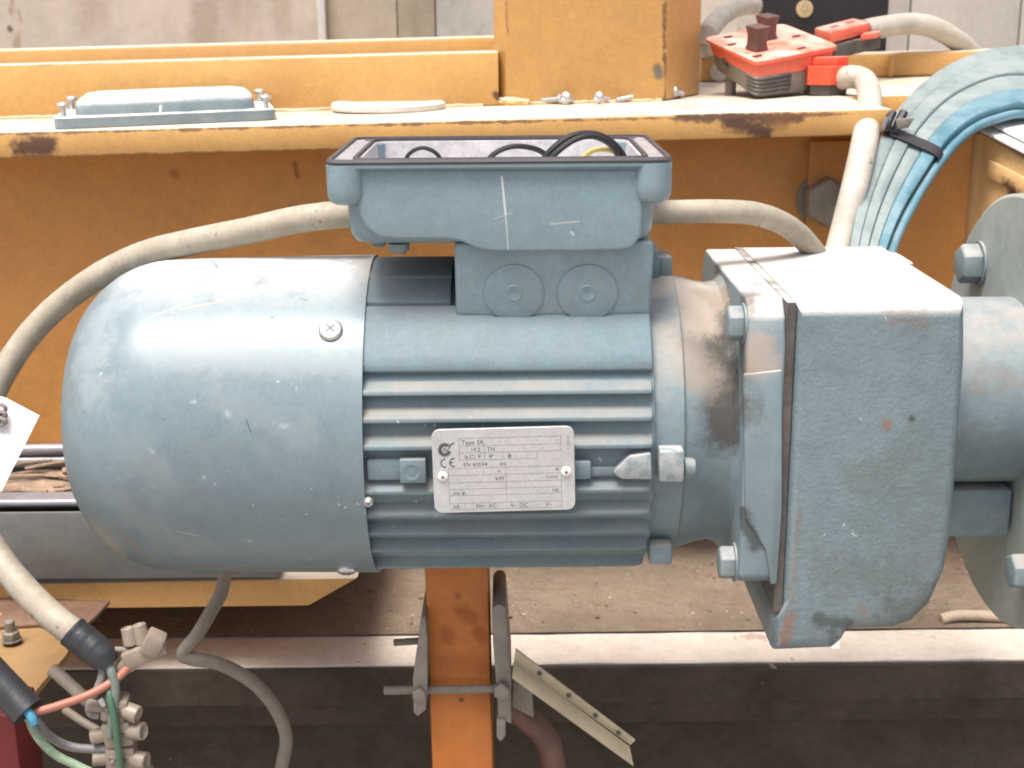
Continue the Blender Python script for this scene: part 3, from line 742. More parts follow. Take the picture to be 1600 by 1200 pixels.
for x, y0, y1 in ((345, 262, 468), (1340, 262, 400), (590, 335, 468), (1105, 400, 468), (830, 400, 468), (232, 545, 942), (1338, 545, 942), (795, 545, 882)):
    lines.append(bar(x, y0, x, y1, 4, HP + .00002))
obj('printed_table', merge(*lines), M_faint, npl)
def text_bm(s, x, y, size, rot=0.0, h=HP):
    cu = bpy.data.curves.new('t', 'FONT'); cu.body = s
    cu.size = size * plW / 1390; cu.resolution_u = 3
    to = bpy.data.objects.new('t', cu); COL.objects.link(to)
    dg = bpy.context.evaluated_depsgraph_get()
    me = bpy.data.meshes.new_from_object(to.evaluated_get(dg))
    bpy.data.objects.remove(to); bpy.data.curves.remove(cu)
    bm = bmesh.new(); bm.from_mesh(me); bpy.data.meshes.remove(me)
    o = NPp(pu(x), pv(y, 700), h)
    cr_, sr_ = math.cos(rot), math.sin(rot)
    for v in bm.verts:
        a, b = v.co.x * cr_ - v.co.y * sr_, v.co.x * sr_ + v.co.y * cr_
        v.co = o + eu * a - ev * b
    return bm
tx = []
for s, x, y, z in (('Type SK', 368, 322, 66), ('1K2', 455, 388, 58), ('TN', 615, 388, 58), ('Is.Cl. F', 395, 456, 58), ('IP', 630, 456, 58), ('IB', 815, 456, 50), ('EN 60034', 380, 530, 58), ('(H)', 735, 530, 52),
                   ('V', 712, 600, 52), ('A', 1280, 592, 52), ('kW', 690, 668, 58), ('1/min', 1180, 664, 56), ('cos \u03c6', 268, 796, 52), ('Hz', 1245, 794, 54), ('AR:', 258, 934, 58), ('Nm  AC', 492, 930, 58), ('V-  DC', 832, 932, 58), ('V~', 1175, 930, 56)):
    tx.append(text_bm(s, x, y, z))
obj('printed_text', merge(*tx), mat('grey_print', (0.06, 0.06, 0.065), 0.6, var=0.3, vs=300), npl)
obj('printed_text', text_bm('1 150 29', 1424, 395, 40, R_(90)), M_faint, npl)
random.seed(21)
sm = []
for x0, x1, y in ((640, 1300, 300), (720, 1300, 368), (650, 800, 438), (860, 1080, 438), (400, 690, 585), (830, 1230, 580), (300, 660, 650), (840, 1160, 648), (420, 760, 775), (840, 1200, 775), (380, 470, 918), (700, 820, 916), (1010, 1140, 912)):
    x = x0
    while x < x1:
        w_ = random.uniform(10, 26)
        if random.random() < .62: sm.append(bar(x, y + random.uniform(-9, 9), x + w_, y + random.uniform(-9, 9), random.uniform(3, 8), HP - .00003))
        x += w_ + random.uniform(6, 18)
obj('worn_stamping', merge(*sm), mat('worn_stamp', (0.33, 0.315, 0.30), .6, var=.3, vs=400), npl)
# gear emblem: toothed ring, open at the upper right, and CE mark
def arc_band(cx, cy, r0, r1, a0, a1, n=28, teeth=0):
    bm = bmesh.new(); prev = None
    for i in range(n + 1):
        a = R_(a0 + (a1 - a0) * i / n)
        ro = r1 * (1.0 + (0.20 if teeth and (i % 4) in (1, 2) else 0.0))
        q = [bm.verts.new(NPp(pu(cx + r * math.cos(a)), pv(cy - r * math.sin(a) * 1.0, 700), HP)) for r in (r0, ro)]
        if prev: bm.faces.new((prev[0], prev[1], q[1], q[0]))
        prev = q
    return bm
emb = merge(arc_band(205, 365, 30, 60, 50, 345, 52, 1), arc_band(205, 365, 9, 18, 20, 330, 16), bar(222, 380, 262, 330, 10), bar(240, 335, 300, 300, 14))
obj('gear_emblem', emb, M_print, npl)
obj('printed_mark', merge(arc_band(200, 492, 32, 44, 75, 285, 20), arc_band(288, 488, 32, 44, 75, 285, 20), bar(246, 488, 280, 488, 11, HP + .00002)), M_print, npl)
for x, y in ((175, 618), (1385, 602)):
    p = NPp(pu(x), pv(y), .0007)
    rv = obj('rivet', lathe([(0, .0028), (.0006, .0028), (.0013, .0019), (.0016, .0010), (.0016, .00001)], p, en, 24, cap1=False), M_whitetrim, npl)
    obj('rivet_hole', lathe([(0, .0009), (.00012, .0009), (.00012, .00001)], p + en * .0016, en, 12, cap1=False), M_rustplate, npl)
# --- terminal box: lofted shell, open at the top
tX0, tX1, tY0, tY1 = P(541, 330, -.072).x, P(1024, 330, -.072).x, -.072, .058
rX0, rX1, rY0, rY1 = P(508, 250, -.078).x, P(1051, 245, -.078).x, -.078, .0635
zt = P(780, 249, -.078).z
zbm = P(620, 384, -.072).z
loops = [rrect(tX0 + .010, tX1 - .010, tY0 + .010, tY1 - .010, .006, zbm), rrect(tX0 + .004, tX1 - .004, tY0 + .004, tY1 - .004, .009, zbm + .0015), rrect(tX0 + .0008, tX1 - .0008, tY0 + .001, tY1 - .001, .011, zbm + .006),
         rrect(tX0, tX1, tY0, tY1, .012, zbm + .013), rrect(tX0 - .001, tX1 + .001, tY0 - .001, tY1 + .001, .012, zt - .011),
         rrect(tX0 - .0015, tX1 + .0015, tY0 - .0015, tY1 + .0015, .012, zt - .0062), rrect(rX0 + .001, rX1 - .001, rY0 + .0012, rY1 - .001, .008, zt - .0050), rrect(rX0, rX1, rY0, rY1, .008, zt - .0042),
         rrect(rX0, rX1, rY0, rY1, .008, zt - .0018)]
tb = obj('terminal_box', loft(loops, True, False), M_tbox, motor, ang=45)
# rim top and unpainted interior
iX0, iX1, iY0, iY1 = tX0 + .0065, tX1 - .0065, tY0 + .0045, tY1 - .005
rim = [rrect(rX0, rX1, rY0, rY1, .008, zt - .0018), rrect(rX0 + .0004, rX1 - .0004, rY0 + .0004, rY1 - .0004, .0078, zt - .0010), rrect(iX0 - .003, iX1 + .003, iY0 - .002, iY1 + .002, .011, zt - .0010)]
obj('rim', loft(rim, False, False), mat('bare_rim', (0.36, 0.35, 0.37), 0.45, metal=0.3, var=0.2, vs=60), tb)
inn = [rrect(iX0 - .003, iX1 + .003, iY0 - .002, iY1 + .002, .011, zt - .0012), rrect(iX0, iX1, iY0, iY1, .010, zt - .002), rrect(iX0 + .003, iX1 - .003, iY0 + .003, iY1 - .003, .009, zbm + .006), rrect(iX0 + .006, iX1 - .006, iY0 + .006, iY1 - .006, .008, zbm + .004)]
obj('box_interior', loft(inn, False, True), M_inner, tb)
gk = []
for o0, o1 in ((0, 0),):
    gk = [rrect(rX0 + .0002, rX1 - .0002, rY0 - .0002, rY1 + .0002, .008, zt - .0024), rrect(rX0 - .0006, rX1 + .0006, rY0 - .0008, rY1 + .0006, .0082, zt - .0012), rrect(rX0 + .0002, rX1 - .0002, rY0, rY1, .008, zt + .0004), rrect(rX0 + .0024, rX1 - .0024, rY0 + .0022, rY1 - .0022, .0065, zt + .0004), rrect(rX0 + .0026, rX1 - .0026, rY0 + .0024, rY1 - .0024, .006, zt - .0011)]
obj('gasket', loft(gk, False, False), M_gasket, tb)
# inner gasket line along the back
gk2 = [rrect(iX0 - .0035, iX1 + .0035, iY0 - .0026, iY1 + .0028, .011, zt - .0011), rrect(iX0 - .0030, iX1 + .0030, iY0 - .0022, iY1 + .0024, .011, zt + .0003), rrect(iX0 - .0012, iX1 + .0012, iY0 - .0010, iY1 + .0008, .010, zt + .0003), rrect(iX0 - .0010, iX1 + .0010, iY0 - .0008, iY1 + .0006, .010, zt - .0014)]
obj('gasket', loft(gk2, False, False), M_gasket, tb)
# corner screw bosses
lr = .0105
for cx, cy in ((rX0 + lr - .0008, rY0 + lr - .002), (rX1 - lr + .0008, rY0 + lr - .002), (rX0 + lr, rY1 - lr), (rX1 - lr, rY1 - lr)):
    zl = P(530, 322, rY0).z
    zq = zt - .003
    b = lathe([(0, .0001), (0, lr * .55), (.0014, lr * .85), (.0045, lr * .98), (.009, lr), (zq - zl, lr)], (cx, cy, zl), (0, 0, 1), 28)
    obj('screw_boss', b, M_tbox, tb)
    if cy > 0 or cx > 0:
        obj('screw_hole', lathe([(0, .0028), (.0003, .0028), (.0003, .00001)], (cx, cy, zt - .0009), (0, 0, 1), 16, cap1=False), M_gasket, tb)
# raised front panel of the box
pan = [(553, 264), (555, 300), (561, 335), (572, 356), (592, 371), (620, 374), (700, 374), (722, 378), (745, 389), (770, 393), (900, 393), (970, 391), (990, 386), (1002, 368), (1004, 330), (1005, 264)]
pts = [P(x, y, -.0735) for x, y in pan]
pb = slab([Vector((p.x, -.0742, p.z)) for p in pts], (0, 1, 0), .006)
obj('front_panel', bevel(pb, .0018, 3, 50), M_tbox, tb, ang=50)
# foot block under the left half of the box and its screw
obj('foot', box(P(577, 386, -.04).x, P(600, 386, -.04).x, -.030, -.012, zbm - .008, zbm + .001, .002), M_cast, tb)
obj('cable_entry', lathe([(0, .006), (.004, .006), (.004, .004), (.0055, .004)], P(623, 380, -.055), (0, 0, -1), 16), M_paintbolt, tb)
# cable glands
gl0 = Vector((tX0, -.006, zbm + .024)); gr0 = Vector((tX1, -.006, zbm + .024))
# wires looping out of the box
def wire(pts, r, m, parent, name='wire', seg=10, n=12, z=None):
    return obj(name, tube(pts, r, seg, n), m, parent)
zi = zbm + .008
wire([P(628, 262, .02), P(640, 240, .02), P(660, 231, .02), P(682, 240, .02), P(695, 262, .02)], .0013, M_blackwire, tb)
wire([P(758, 268, .01), P(768, 244, .01), P(795, 230, .012), P(825, 230, .015), P(850, 240, .02), P(862, 262, .02)], .0017, M_blackwire, tb)
wire([P(842, 262, .005), P(860, 236, .005), P(890, 214, .008), P(922, 209, .012), P(950, 218, .016), P(972, 240, .02), P(980, 262, .02)], .0021, M_blackwire, tb)
wire([P(850, 262, .0), P(868, 240, .0), P(897, 219, .003), P(925, 213, .007), P(950, 223, .012), P(965, 242, .016), P(968, 262, .016)], .0018, M_blackwire, tb)
wire([P(905, 252, .02), P(925, 236, .02), P(950, 234, .02), P(975, 246, .02)], .0016, mat('yellow_wire', (0.52, 0.42, 0.12), 0.45), tb)
# --- motor flange, bell adapter
obj('motor_flange', lathe([(.0792, .05), (.0792, .0862), (.0800, .0872), (.0965, .0872), (.0975, .0862), (.0975, .05)], (0, 0, 0), (1, 0, 0), 72), M_adapter, motor)
ad = obj('adapter', lathe([(.0960, .06), (.0970, .0850), (.1030, .0838), (.1120, .0812), (.1190, .0800), (.1245, .0812), (.1280, .0850), (.1300, .0880), (.1300, .05)], (0, 0, 0), (1, 0, 0), 72), M_adapter, motor)
# ears and tie bolts of the flange
obj('flange_ear', box(.0800, .0890, -.012, .022, .080, .1035, .002), M_adapter, motor)
obj('flange_ear', box(.0885, .0972, -.008, .018, .080, .0985, .002), M_adapter, motor)
obj('flange_ear', box(.0795, .0930, -.075, -.045, -.0725, -.060, .002), M_adapter, motor)
tl0 = obj('tie_lug', pbox((1031, 706), (1069, 754), -.0985, -.072, .0015), M_worn, motor)
c = P(1069, 731, -.088)
obj('tie_bolt', lathe([(0, .0058), (.004, .0058), (.006, .0048), (.0066, .0025), (.0066, .00001)], c, (1, 0, 0), 20, cap1=False), M_paintbolt, motor)
# --- gearbox flange plate
gY0, gY1, gTop = -.0985, .084, .0895
gfp = [(gY0, .066), (gY0 + .004, .080), (gY0 + .014, gTop), (gY1 - .012, gTop), (gY1, gTop - .012), (gY1, -.050), (gY1 - .02, -.068), (gY0 + .03, -.0755), (gY0 + .006, -.0755), (gY0, -.0700)]
gfl = obj('gear_flange', prism(gfp, 'X', .1280, .1490, .0022, 3), M_gflange, motor)
# recess pads and bolts on its face
for py, bz_ in ((505, 1), (878, 0)):
    p = P(1176, py, -.083)
    obj('hex_bolt', hexhead((.1283, p.y, p.z), (-1, 0, 0), .0175, .0085, .0012), M_paintbolt, gfl)
pp = [(1162, 585), (1222, 578), (1222, 800), (1214, 912), (1204, 914), (1196, 860), (1180, 832), (1164, 810)]
obj('face_pad', bevel(slab([Vector((P(x, y, -.0995).x, -.1000, P(x, y, -.0995).z)) for x, y in pp], (0, 1, 0), .004), .0012, 2), M_gflange, gfl)
obj('joint', box(.1488, .1535, gY0 + .0010, gY1 - .003, -.092, gTop - .0008), M_groove, motor)
# --- gearbox body
def gx(px, py=700): return P(px, py, -.100).x
gp = [(.1530, .0895), (.2450, .0895), (.2478, .060), (.2490, -.045), (.2460, -.070), (.2390, -.090), (.2290, -.1010), (.2180, -.1050), (.1960, -.1055), (.1905, -.1070), (.1880, -.1130), (.1830, -.1175), (.1500, -.1185), (.1490, -.100), (.1530, -.090)]
def gscale(p, s, cx=.199, cz=-.005): return (cx + (p[0] - cx) * s, cz + (p[1] - cz) * s)
def gsec(y, ins):
    out = []
    for (x, z) in gp:
        k = Vector((x - .199, z + .005)); L_ = k.length
        q = k * ((L_ - ins) / L_)
        out.append(Vector((.199 + q.x, y, -.005 + q.y)))
    return out
secs = [gsec(-.1006, .0115), gsec(-.1001, .0082), gsec(-.0986, .0050), gsec(-.0958, .0024), gsec(-.0920, .0008), gsec(-.0870, .0), gsec(.075, .0), gsec(.082, .002), gsec(.085, .006)]
gb = loft(secs)
bevel(gb, .0050, 4, 28)
gbo = obj('gearbox', gb, M_gear, motor, ang=45)
obj('rear_lug', box(.238, .2580, .040, .078, .050, .0855, .004), M_gear, gbo)
obj('drain_mark', slab([P(1300, 1013, -.1012), P(1311, 1004, -.1012), P(1312, 1013, -.1012)], (0, 1, 0), .0008), M_whitetrim, gbo)
# --- output neck and big flange
obj('output_neck', lathe([(.2400, .040), (.2400, .0640), (.2465, .0625), (.2520, .0590), (.2600, .0575), (.3300, .0575), (.3300, .04)], (0, 0, .012), (1, 0, 0), 64), M_gback, motor)
obj('output_base', box(.2440, .3065, -.030, .050, -.075, -.0435, .003), M_gback, motor)
of = obj('output_flange', lathe([(.3080, .03), (.3080, .1325), (.3095, .1345), (.3280, .1345), (.3300, .1325), (.3300, .03)], (0, 0, -.002), (1, 0, 0), 96), M_disc, motor)
lugp = [P(1503, 835, .045), P(1502, 855, .045), P(1532, 925, .045), P(1545, 940, .03), P(1600, 950, .0)]
for px, py in ((1512, 412), (1592, 892)):
    p = PX(px, py, .300)
    obj('hex_bolt', hexhead((.3078, p.y, p.z), (-1, 0, 0), (.023 if py < 500 else .019), .012, .0016), M_paintbolt if py < 500 else M_gback, of)

# ================================================================== THINGS ON THE BEAM
# terminal box lid
A_, B_ = PB(84, 203), PB(432, 188)
lu = (B_ - A_).normalized(); lw = (B_ - A_).length
lv = Vector((-lu.y, lu.x, 0)).normalized()
lid = thing('box_lid', A_ + lu * lw / 2 + lv * .055, 'blue-grey cast lid with four upright screws lying on the beam', 'lid')
def LP(x, y, z): return A_ + lu * x + lv * y + Vector((0, 0, z)) + Vector((0, 0, 0))
def lloop(ix, iy, z, r): return [LP(p.x, p.y, z) for p in rrect(ix, lw - ix, iy, .108 - iy, r, 0)]
lid_base = obj('base_plate', loft([lloop(0, 0, .0006, .010), lloop(0, 0, .0085, .010), lloop(.0012, .0012, .0098, .009)]), M_lid, lid)
obj('crown', loft([lloop(.016, .004, .0094, .014), lloop(.0165, .0045, .0165, .014), lloop(.018, .006, .0205, .014), lloop(.022, .010, .0232, .013), lloop(.030, .018, .0245, .012)]), M_lid, lid, ang=50)
def screw_bm(base, d, r, L, hr, hh):
    d = Vector(d).normalized()
    prof = [(0, r * .7)]
    m = int(L / .0011)
    for i in range(m):
        prof.append(((i + .25) * L / m, r * .86)); prof.append(((i + .75) * L / m, r))
    sh_ = lathe(prof + [(L, r)], base, d, 14)
    hd = lathe([(L, hr * .7), (L + .0003, hr), (L + hh * .55, hr), (L + hh * .85, hr * .8), (L + hh, hr * .45), (L + hh * .8, hr * .2), (L + hh * .8, .00001)], base, d, 22, cap1=False)
    return sh_, hd
for x, y in ((.0075, .010), (lw - .0075, .010), (.0075, .098), (lw - .0075, .098)):
    sh_, hd = screw_bm(LP(x, y, .0085), (random.uniform(-.06, .06), random.uniform(-.06, .06), 1), .0024, .0085, .0052, .0036)
    s = obj('screw', merge(sh_, hd), M_zinc, lid)
# white disc
c = PB(607, 172)
dsk = tag(obj('white_disc', bevel(lathe([(.0006, .046), (.0006, .0490), (.002, .0500), (.0058, .0500), (.0070, .0488), (.0070, .0400), (.0064, .0388), (.0064, .00001)], c, (0, 0, 1), 56, cap1=False), 0), M_whitedisc), 'flat round white disc lying on the beam beside the column', 'disc')
# loose screws
scs = [((846, 160), (874, 160), .0045, .0026, 'lone screw lying lengthwise, leftmost of the loose screws'), ((893, 158), (884, 161), .0054, .0024, 'pan-head screw with its head towards us, second from the left'),
       ((914, 153), (906, 157), .0054, .0024, 'pan-head screw, rightmost of the left trio of loose screws'), ((950, 156), (936, 160), .0052, .0024, 'short screw at the left end of the middle pair'),
       ((945, 160), (1000, 155), .0050, .0022, 'long thin screw with its head to the right'), ((1066, 149), (1052, 152), .0056, .0028, 'screw with head towards us, lying alone by the column fold'),]
for (a, b, hr, r, lab) in scs:
    pa, pb_ = PB(a[0], a[1] + 3), PB(b[0], b[1] + 3)
    d = pb_ - pa
    if d.length > .04: d = d.normalized() * .04
    L = max(.012, min(.03, d.length))
    if abs(d.x) < .012 or a[0] > b[0]: d = Vector((d.x, -.012, 0)); L = .014
    d.z = 0; d.normalize()
    base = pb_ - d * L
    tilt = (hr - r) / L
    base.z = zb(base.x) + r + .0003; d.z = tilt; 
    sh_, hd = screw_bm(base, d, r, L, hr, .0042)
    t_ = thing('machine_screw', (base.x, base.y, zb(base.x)), lab, 'screw', 'loose screws on the beam')
    obj('shank', sh_, M_zinc, t_); obj('head', hd, M_zinc, t_)

# ------------------------------------------------------------------ pendant control
cB = PB(1182, 156)
yB = cB.y
cA, cC = P(1116, 110, yB + .085), P(1296, 141, yB + .055)
tA, tB, tC = P(1104, 60, yB + .085), P(1183, 96, yB), P(1306, 72, yB + .055)
cD, tD = cA + (cC - cB), tA + (tC - tB)
pend = thing('pendant_control', (cA + cC) / 2, 'coral and black pendant control lying on the beam with two brown toggles', 'controller')
HH = (tB - cB).length
def pend_loop(z, k, cut=.16):
    t = z / .0370
    q = [c.lerp(t_, t) for c, t_ in zip((cA, cB, cC, cD), (tA, tB, tC, tD))]
    cen = sum(q, Vector()) / 4
    q = [cen + (p - cen) * k for p in q]
    out = []
    for i in range(4):
        p, a, b = q[i], q[i - 1], q[(i + 1) % 4]
        out += [p + (a - p) * cut * .5, p + ((a - p) + (b - p)) * cut * .12, p + (b - p) * cut * .5]
    return out
H = .0370
obj('lower_case', loft([pend_loop(.0006, .93), pend_loop(.003, .975), pend_loop(.006, .985), pend_loop(.0205, .985)]), M_greypl, pend)
for i in range(5):
    lp_ = pend_loop(.0045 + i * .0037, 1.0)
    a_ = [lp_[5] + (lp_[6] - lp_[5]) * .42, lp_[5] + (lp_[6] - lp_[5]) * .2, lp_[5], lp_[4], lp_[3], lp_[3] + (lp_[2] - lp_[3]) * .12]
    obj('grip_rib', tube(a_, .0019, 8, 4), M_blackpl, pend)
obj('side_band', loft([pend_loop(.0205, .99), pend_loop(.0212, 1.0), pend_loop(.0330, 1.0)]), M_red, pend)
topc = obj('top_cover', loft([pend_loop(.0330, 1.02), pend_loop(.0338, 1.055), pend_loop(H, 1.055), pend_loop(H + .0007, 1.04)]), M_red, pend)
axs, ayt = (tC - tB), (tA - tB)
pn_ = axs.cross(ayt).normalized()
def pu_(s, t, z): return tB + ayt * t + axs * s + pn_ * (z - H + .0006)
for s, t in ((.20, .32), (.52, .62)):
    b0 = pu_(s, t, H + .0006)
    us, vt = axs.normalized() * .0078, (pn_.cross(axs)).normalized() * .0078
    def tgl(z, k): return [b0 + us * k * i + vt * k * j + pn_ * z for i, j in ((-1, -1), (1, -1), (1, 1), (-1, 1))]
    obj('toggle', bevel(loft([tgl(0, 1.0), tgl(.005, .85), tgl(.013, .85), tgl(.021, 1.08)]), .001), M_toggle, pend)
for s, t in ((.08, .12), (.08, .62), (.62, .10), (.55, .92), (.2, .88), (.84, .5)):
    b0 = pu_(s, t, H + .0008)
    us, vt = axs.normalized() * .005, ayt.normalized() * .002
    obj('cover_slot', slab([b0 + us + vt, b0 - us + vt, b0 - us - vt, b0 + us - vt], (0, 0, 1), .0004), M_toggle, pend)
# clip / red latch at the right end
q = cB.lerp(cC, .80) + Vector((.004, -.004, 0))
q.z = zb(q.x)
obj('red_latch', loft([[q + Vector((x, y, z)) for x, y in ((-.015, -.012), (.004, -.020), (.022, -.012), (.026, .004), (.010, .02), (-.014, .016))] for z in (.010, .026)]), M_redbright, pend)
obj('latch_step', bevel(loft([[q + Vector((x, y, z)) for x, y in ((-.010, -.002), (.012, -.008), (.024, .0), (.024, .014), (.0, .018))] for z in (.0262, .034)]), .001), M_redbright, pend)
obj('latch_base', loft([[q + Vector((x, y, z)) for x, y in ((-.012, -.010), (.004, -.017), (.021, -.010), (.025, .006), (.010, .02), (-.012, .016))] for z in (.001, .0098)]), M_blackpl, pend)
obj('side_notch', slab([cA.lerp(cB, .28).lerp(tA.lerp(tB, .28), .42) + Vector((-.001, -.001, 0)), cA.lerp(cB, .38).lerp(tA.lerp(tB, .38), .42) + Vector((-.001, -.001, 0)), cA.lerp(cB, .38).lerp(tA.lerp(tB, .38), .58) + Vector((-.001, -.001, 0)), cA.lerp(cB, .28).lerp(tA.lerp(tB, .28), .60) + Vector((-.001, -.001, 0))], (1, 1, 0), .006), M_blackpl, pend)
fq = cA.lerp(cB, .30) + Vector((.006, .012, .004))
obj('foot', lathe([(0, .0045), (.002, .0052), (fq.z - zb(fq.x), .0052)], (fq.x, fq.y, zb(fq.x) + .0004), (0, 0, 1), 16), M_greypl, pend)
fq = cD + Vector((-.01, -.012, .004))
obj('foot', lathe([(0, .0045), (.002, .0052), (fq.z - zb(fq.x), .0052)], (fq.x, fq.y, zb(fq.x) + .0004), (0, 0, 1), 16), M_greypl, pend)
# plug: red cap over black body, behind
pl_y = .64
plug = thing('red_plug', P(1320, 95, pl_y), 'coral and black plug propped behind the pendant control', 'plug')
def pq(pts, Y): return [P(x, y, Y) for x, y in pts]
def hexa(A, B, D, h, bev):
    C_ = B + D - A
    top = [A, B, C_, D]
    return bevel(loft([[p - Vector((0, 0, h)) for p in top], top]), bev, 2)
pA, pB, pD = P(1298, 50, .620), P(1360, 34, .655), P(1272, 43, .650)
hcap = P(1298, 50, .620).z - P(1298, 69, .620).z
obj('cap', hexa(pA, pB, pD, hcap, .0025), M_red, plug)
sh_ = Vector((.008, .006, -hcap - .0004))
obj('plug_body', hexa(pA + sh_, pB + sh_ + Vector((.006, 0, 0)), pD + sh_ + Vector((.004, 0, 0)), hcap * 1.25, .002), M_blackpl, plug)
obj('catch', hexa(P(1345, 54, .628), P(1372, 50, .636), P(1350, 51, .650), .006, .001), M_red, plug)
for k in (.3, .7):
    q_ = pA.lerp(pB, k) + (pD - pA) * .5 + Vector((0, 0, .0002))
    e_ = (pB - pA).normalized() * .006; g_ = (pD - pA).normalized() * .002
    obj('cap_slot', slab([q_ + e_ + g_, q_ - e_ + g_, q_ - e_ - g_, q_ + e_ - g_], (0, 0, 1), .0004), M_toggle, plug)
# cables of the pendant
tag(obj('pendant_cable', tube([cB.lerp(cC, .8) + Vector((0, .02, .016)), P(1300, 126, yB + .045), P(1330, 120, yB + .02), P(1352, 128, .42), P(1359, 160, .34), P(1352, 215, .25), P(1336, 290, .215), P(1316, 370, .20), P(1296, 450, .17), P(1290, 560, .16)], .0102, 20, 10), M_cable_pale),
    'pale grey cable bending down from the pendant control over the beam edge', 'cable')
tag(obj('loop_cable', tube([P(1180, 8, .80), P(1158, 10, .78), P(1135, 20, .72), P(1114, 40, .66), P(1103, 62, .62), PB(1108, 100, .011), PB(1124, 112, .0112)], .0105, 18, 10), M_cable_pale),
    'pale cable arching up behind the left end of the pendant control', 'cable')
tag(obj('plug_cable', tube([P(1350, 48, .665), P(1380, 42, .68), P(1420, 37, .71), P(1455, 42, .72), P(1490, 60, .735), P(1515, 82, .76), P(1530, 110, .80)], .0115, 18, 10), M_cable_pale),
    'pale cable running right from the red plug over the rear rail', 'cable')
# dark board with round seal behind
dbY = 1.1
db = thing('dark_board', P(1290, 60, dbY), 'dark board with a round beige seal behind the pendant control', 'board')
a, b = P(1190, -300, dbY), P(1386, 140, dbY)
b0 = P(1190, 60, dbY).x; b1 = P(1386, 60, dbY).x
obj('panel', box(b0, b1, dbY, dbY + .04, gz(.3) + .003, .60, .002), M_dark, db)
c = P(1257, 14, dbY)
sl_ = obj('seal', lathe([(0, .0115), (.0015, .0115), (.0020, .0110), (.0020, .00001)], c + Vector((0, .0005, 0)), (0, -1, 0), 40, cap1=False), M_seal, db)
for k in range(5):
    a = R_(72 * k + 40)
    m_ = c + Vector((math.cos(a) * .0045, -.0018, math.sin(a) * .0045))
    obj('seal_mark', lathe([(0, .0009), (.0004, .0009), (.0004, .00001)], m_, (0, -1, 0), 8, cap1=False), M_sealdark, sl_)
tag(obj('pale_pillar', box(P(1160, 20, .95).x, P(1186, 20, .95).x, .95, .99, zb(.2) - .0015, .45, .003), M_panel), 'narrow pale pillar standing left of the dark board', 'pillar')

# ------------------------------------------------------------------ festoon bundle
Lp = [((1322, 470), .10), ((1327, 385), .17), ((1344, 310), .215), ((1368, 235), .25), ((1396, 188), .30), ((1442, 138), .36), ((1500, 101), .40), ((1560, 83), .42), ((1640, 80), .43), ((1720, 100), .44)]
Rp = [((1366, 470), .10), ((1388, 385), .17), ((1414, 325), .205), ((1448, 268), .235), ((1482, 224), .26), ((1520, 194), .28), ((1560, 178), .295), ((1602, 172), .31), ((1660, 190), .32), ((1730, 230), .33)]
LL = spline([P(p[0], p[1], Y) for p, Y in Lp], 8); RR = spline([P(p[0], p[1], Y) for p, Y in Rp], 8)
fest = thing('festoon_cable_bundle', P(1355, 400, .18), 'bundle of teal flat cables strapped together, arching to the right', 'cable bundle')
NC = 4
for k in range(NC):
    loops = []
    for i, (l, r) in enumerate(zip(LL, RR)):
        i2 = min(i + 1, len(LL) - 1); i1 = max(i - 1, 0)
        w = r - l
        tdir = ((LL[i2] + RR[i2]) - (LL[i1] + RR[i1])).normalized()
        nn = tdir.cross(w).normalized()
        if nn.y > 0: nn = -nn
        c = l + w * ((k + .5) / NC)
        hw = w.length / NC * .5
        th = .0065
        up = .0012 * math.sin(k * 2.1)
        lp = []
        for j in range(24):
            a = 2 * math.pi * j / 24
            ca, sa = math.cos(a), math.sin(a)
            lp.append(c + w.normalized() * (hw * 1.05 * math.copysign(abs(ca) ** .2, ca)) + nn * (th * math.copysign(abs(sa) ** .45, sa) + up))
        loops.append(lp)
    obj('flat_cable', loft(loops), M_festblue if k == NC - 1 else M_fest, fest)
# thin bright blue cables along the right edge
edge_pts = [r + (r - l).normalized() * .003 + Vector((0, -.001, -.002)) for l, r in zip(LL[::4], RR[::4])]
obj('edge_cable', tube(edge_pts[:16], .0036, 12, 8), M_festblue, fest)
# strap
it = 26
def strap_loop(i, off):
    l, r = LL[i], RR[i]; w = r - l
    t_ = ((LL[i + 1] + RR[i + 1]) - (LL[i - 1] + RR[i - 1])).normalized()
    nn = t_.cross(w).normalized()
    if nn.y > 0: nn = -nn
    c = l + w * .5; hw = w.length * .5 + .004 + off; th = .0095 + off
    return [c + w.normalized() * (hw * math.copysign(abs(math.cos(a)) ** .4, math.cos(a))) + nn * (th * math.copysign(abs(math.sin(a)) ** .5, math.sin(a))) for a in [2 * math.pi * j / 40 for j in range(40)]]
sa_, sb_ = strap_loop(it, 0), strap_loop(it + 2, 0)
loops = [[p.lerp(q_, t) for p, q_ in zip(sa_, sb_)] for t in (0, .5, 1)]
obj('strap', loft(loops, False, False), M_strap, fest)
for (x0, y0, x1, y1) in ((1378, 180, 1392, 206), (1396, 180, 1406, 208)):
    p0, p1 = P(x0 + 8, y0, .262), P(x1 - 6, y1 - 4, .256)
    obj('strap_tail', tube([p0 + Vector((.004, 0, .002)), p0.lerp(p1, .5) + Vector((0, -.003, 0)), p1], .0036, 8, 6), M_strap, fest)
tb_ = pq([(1384, 182), (1390, 184), (1382, 204), (1377, 202)], .252)
obj('buckle', slab(tb_, (0, 1, 0), .002, .0004), M_buckle, fest)
tb_ = pq([(1400, 186), (1430, 184), (1420, 200), (1402, 202)], .252)
obj('velcro_flap', slab(tb_, (0, 1, 0), .002, .0006), M_greypl, fest)

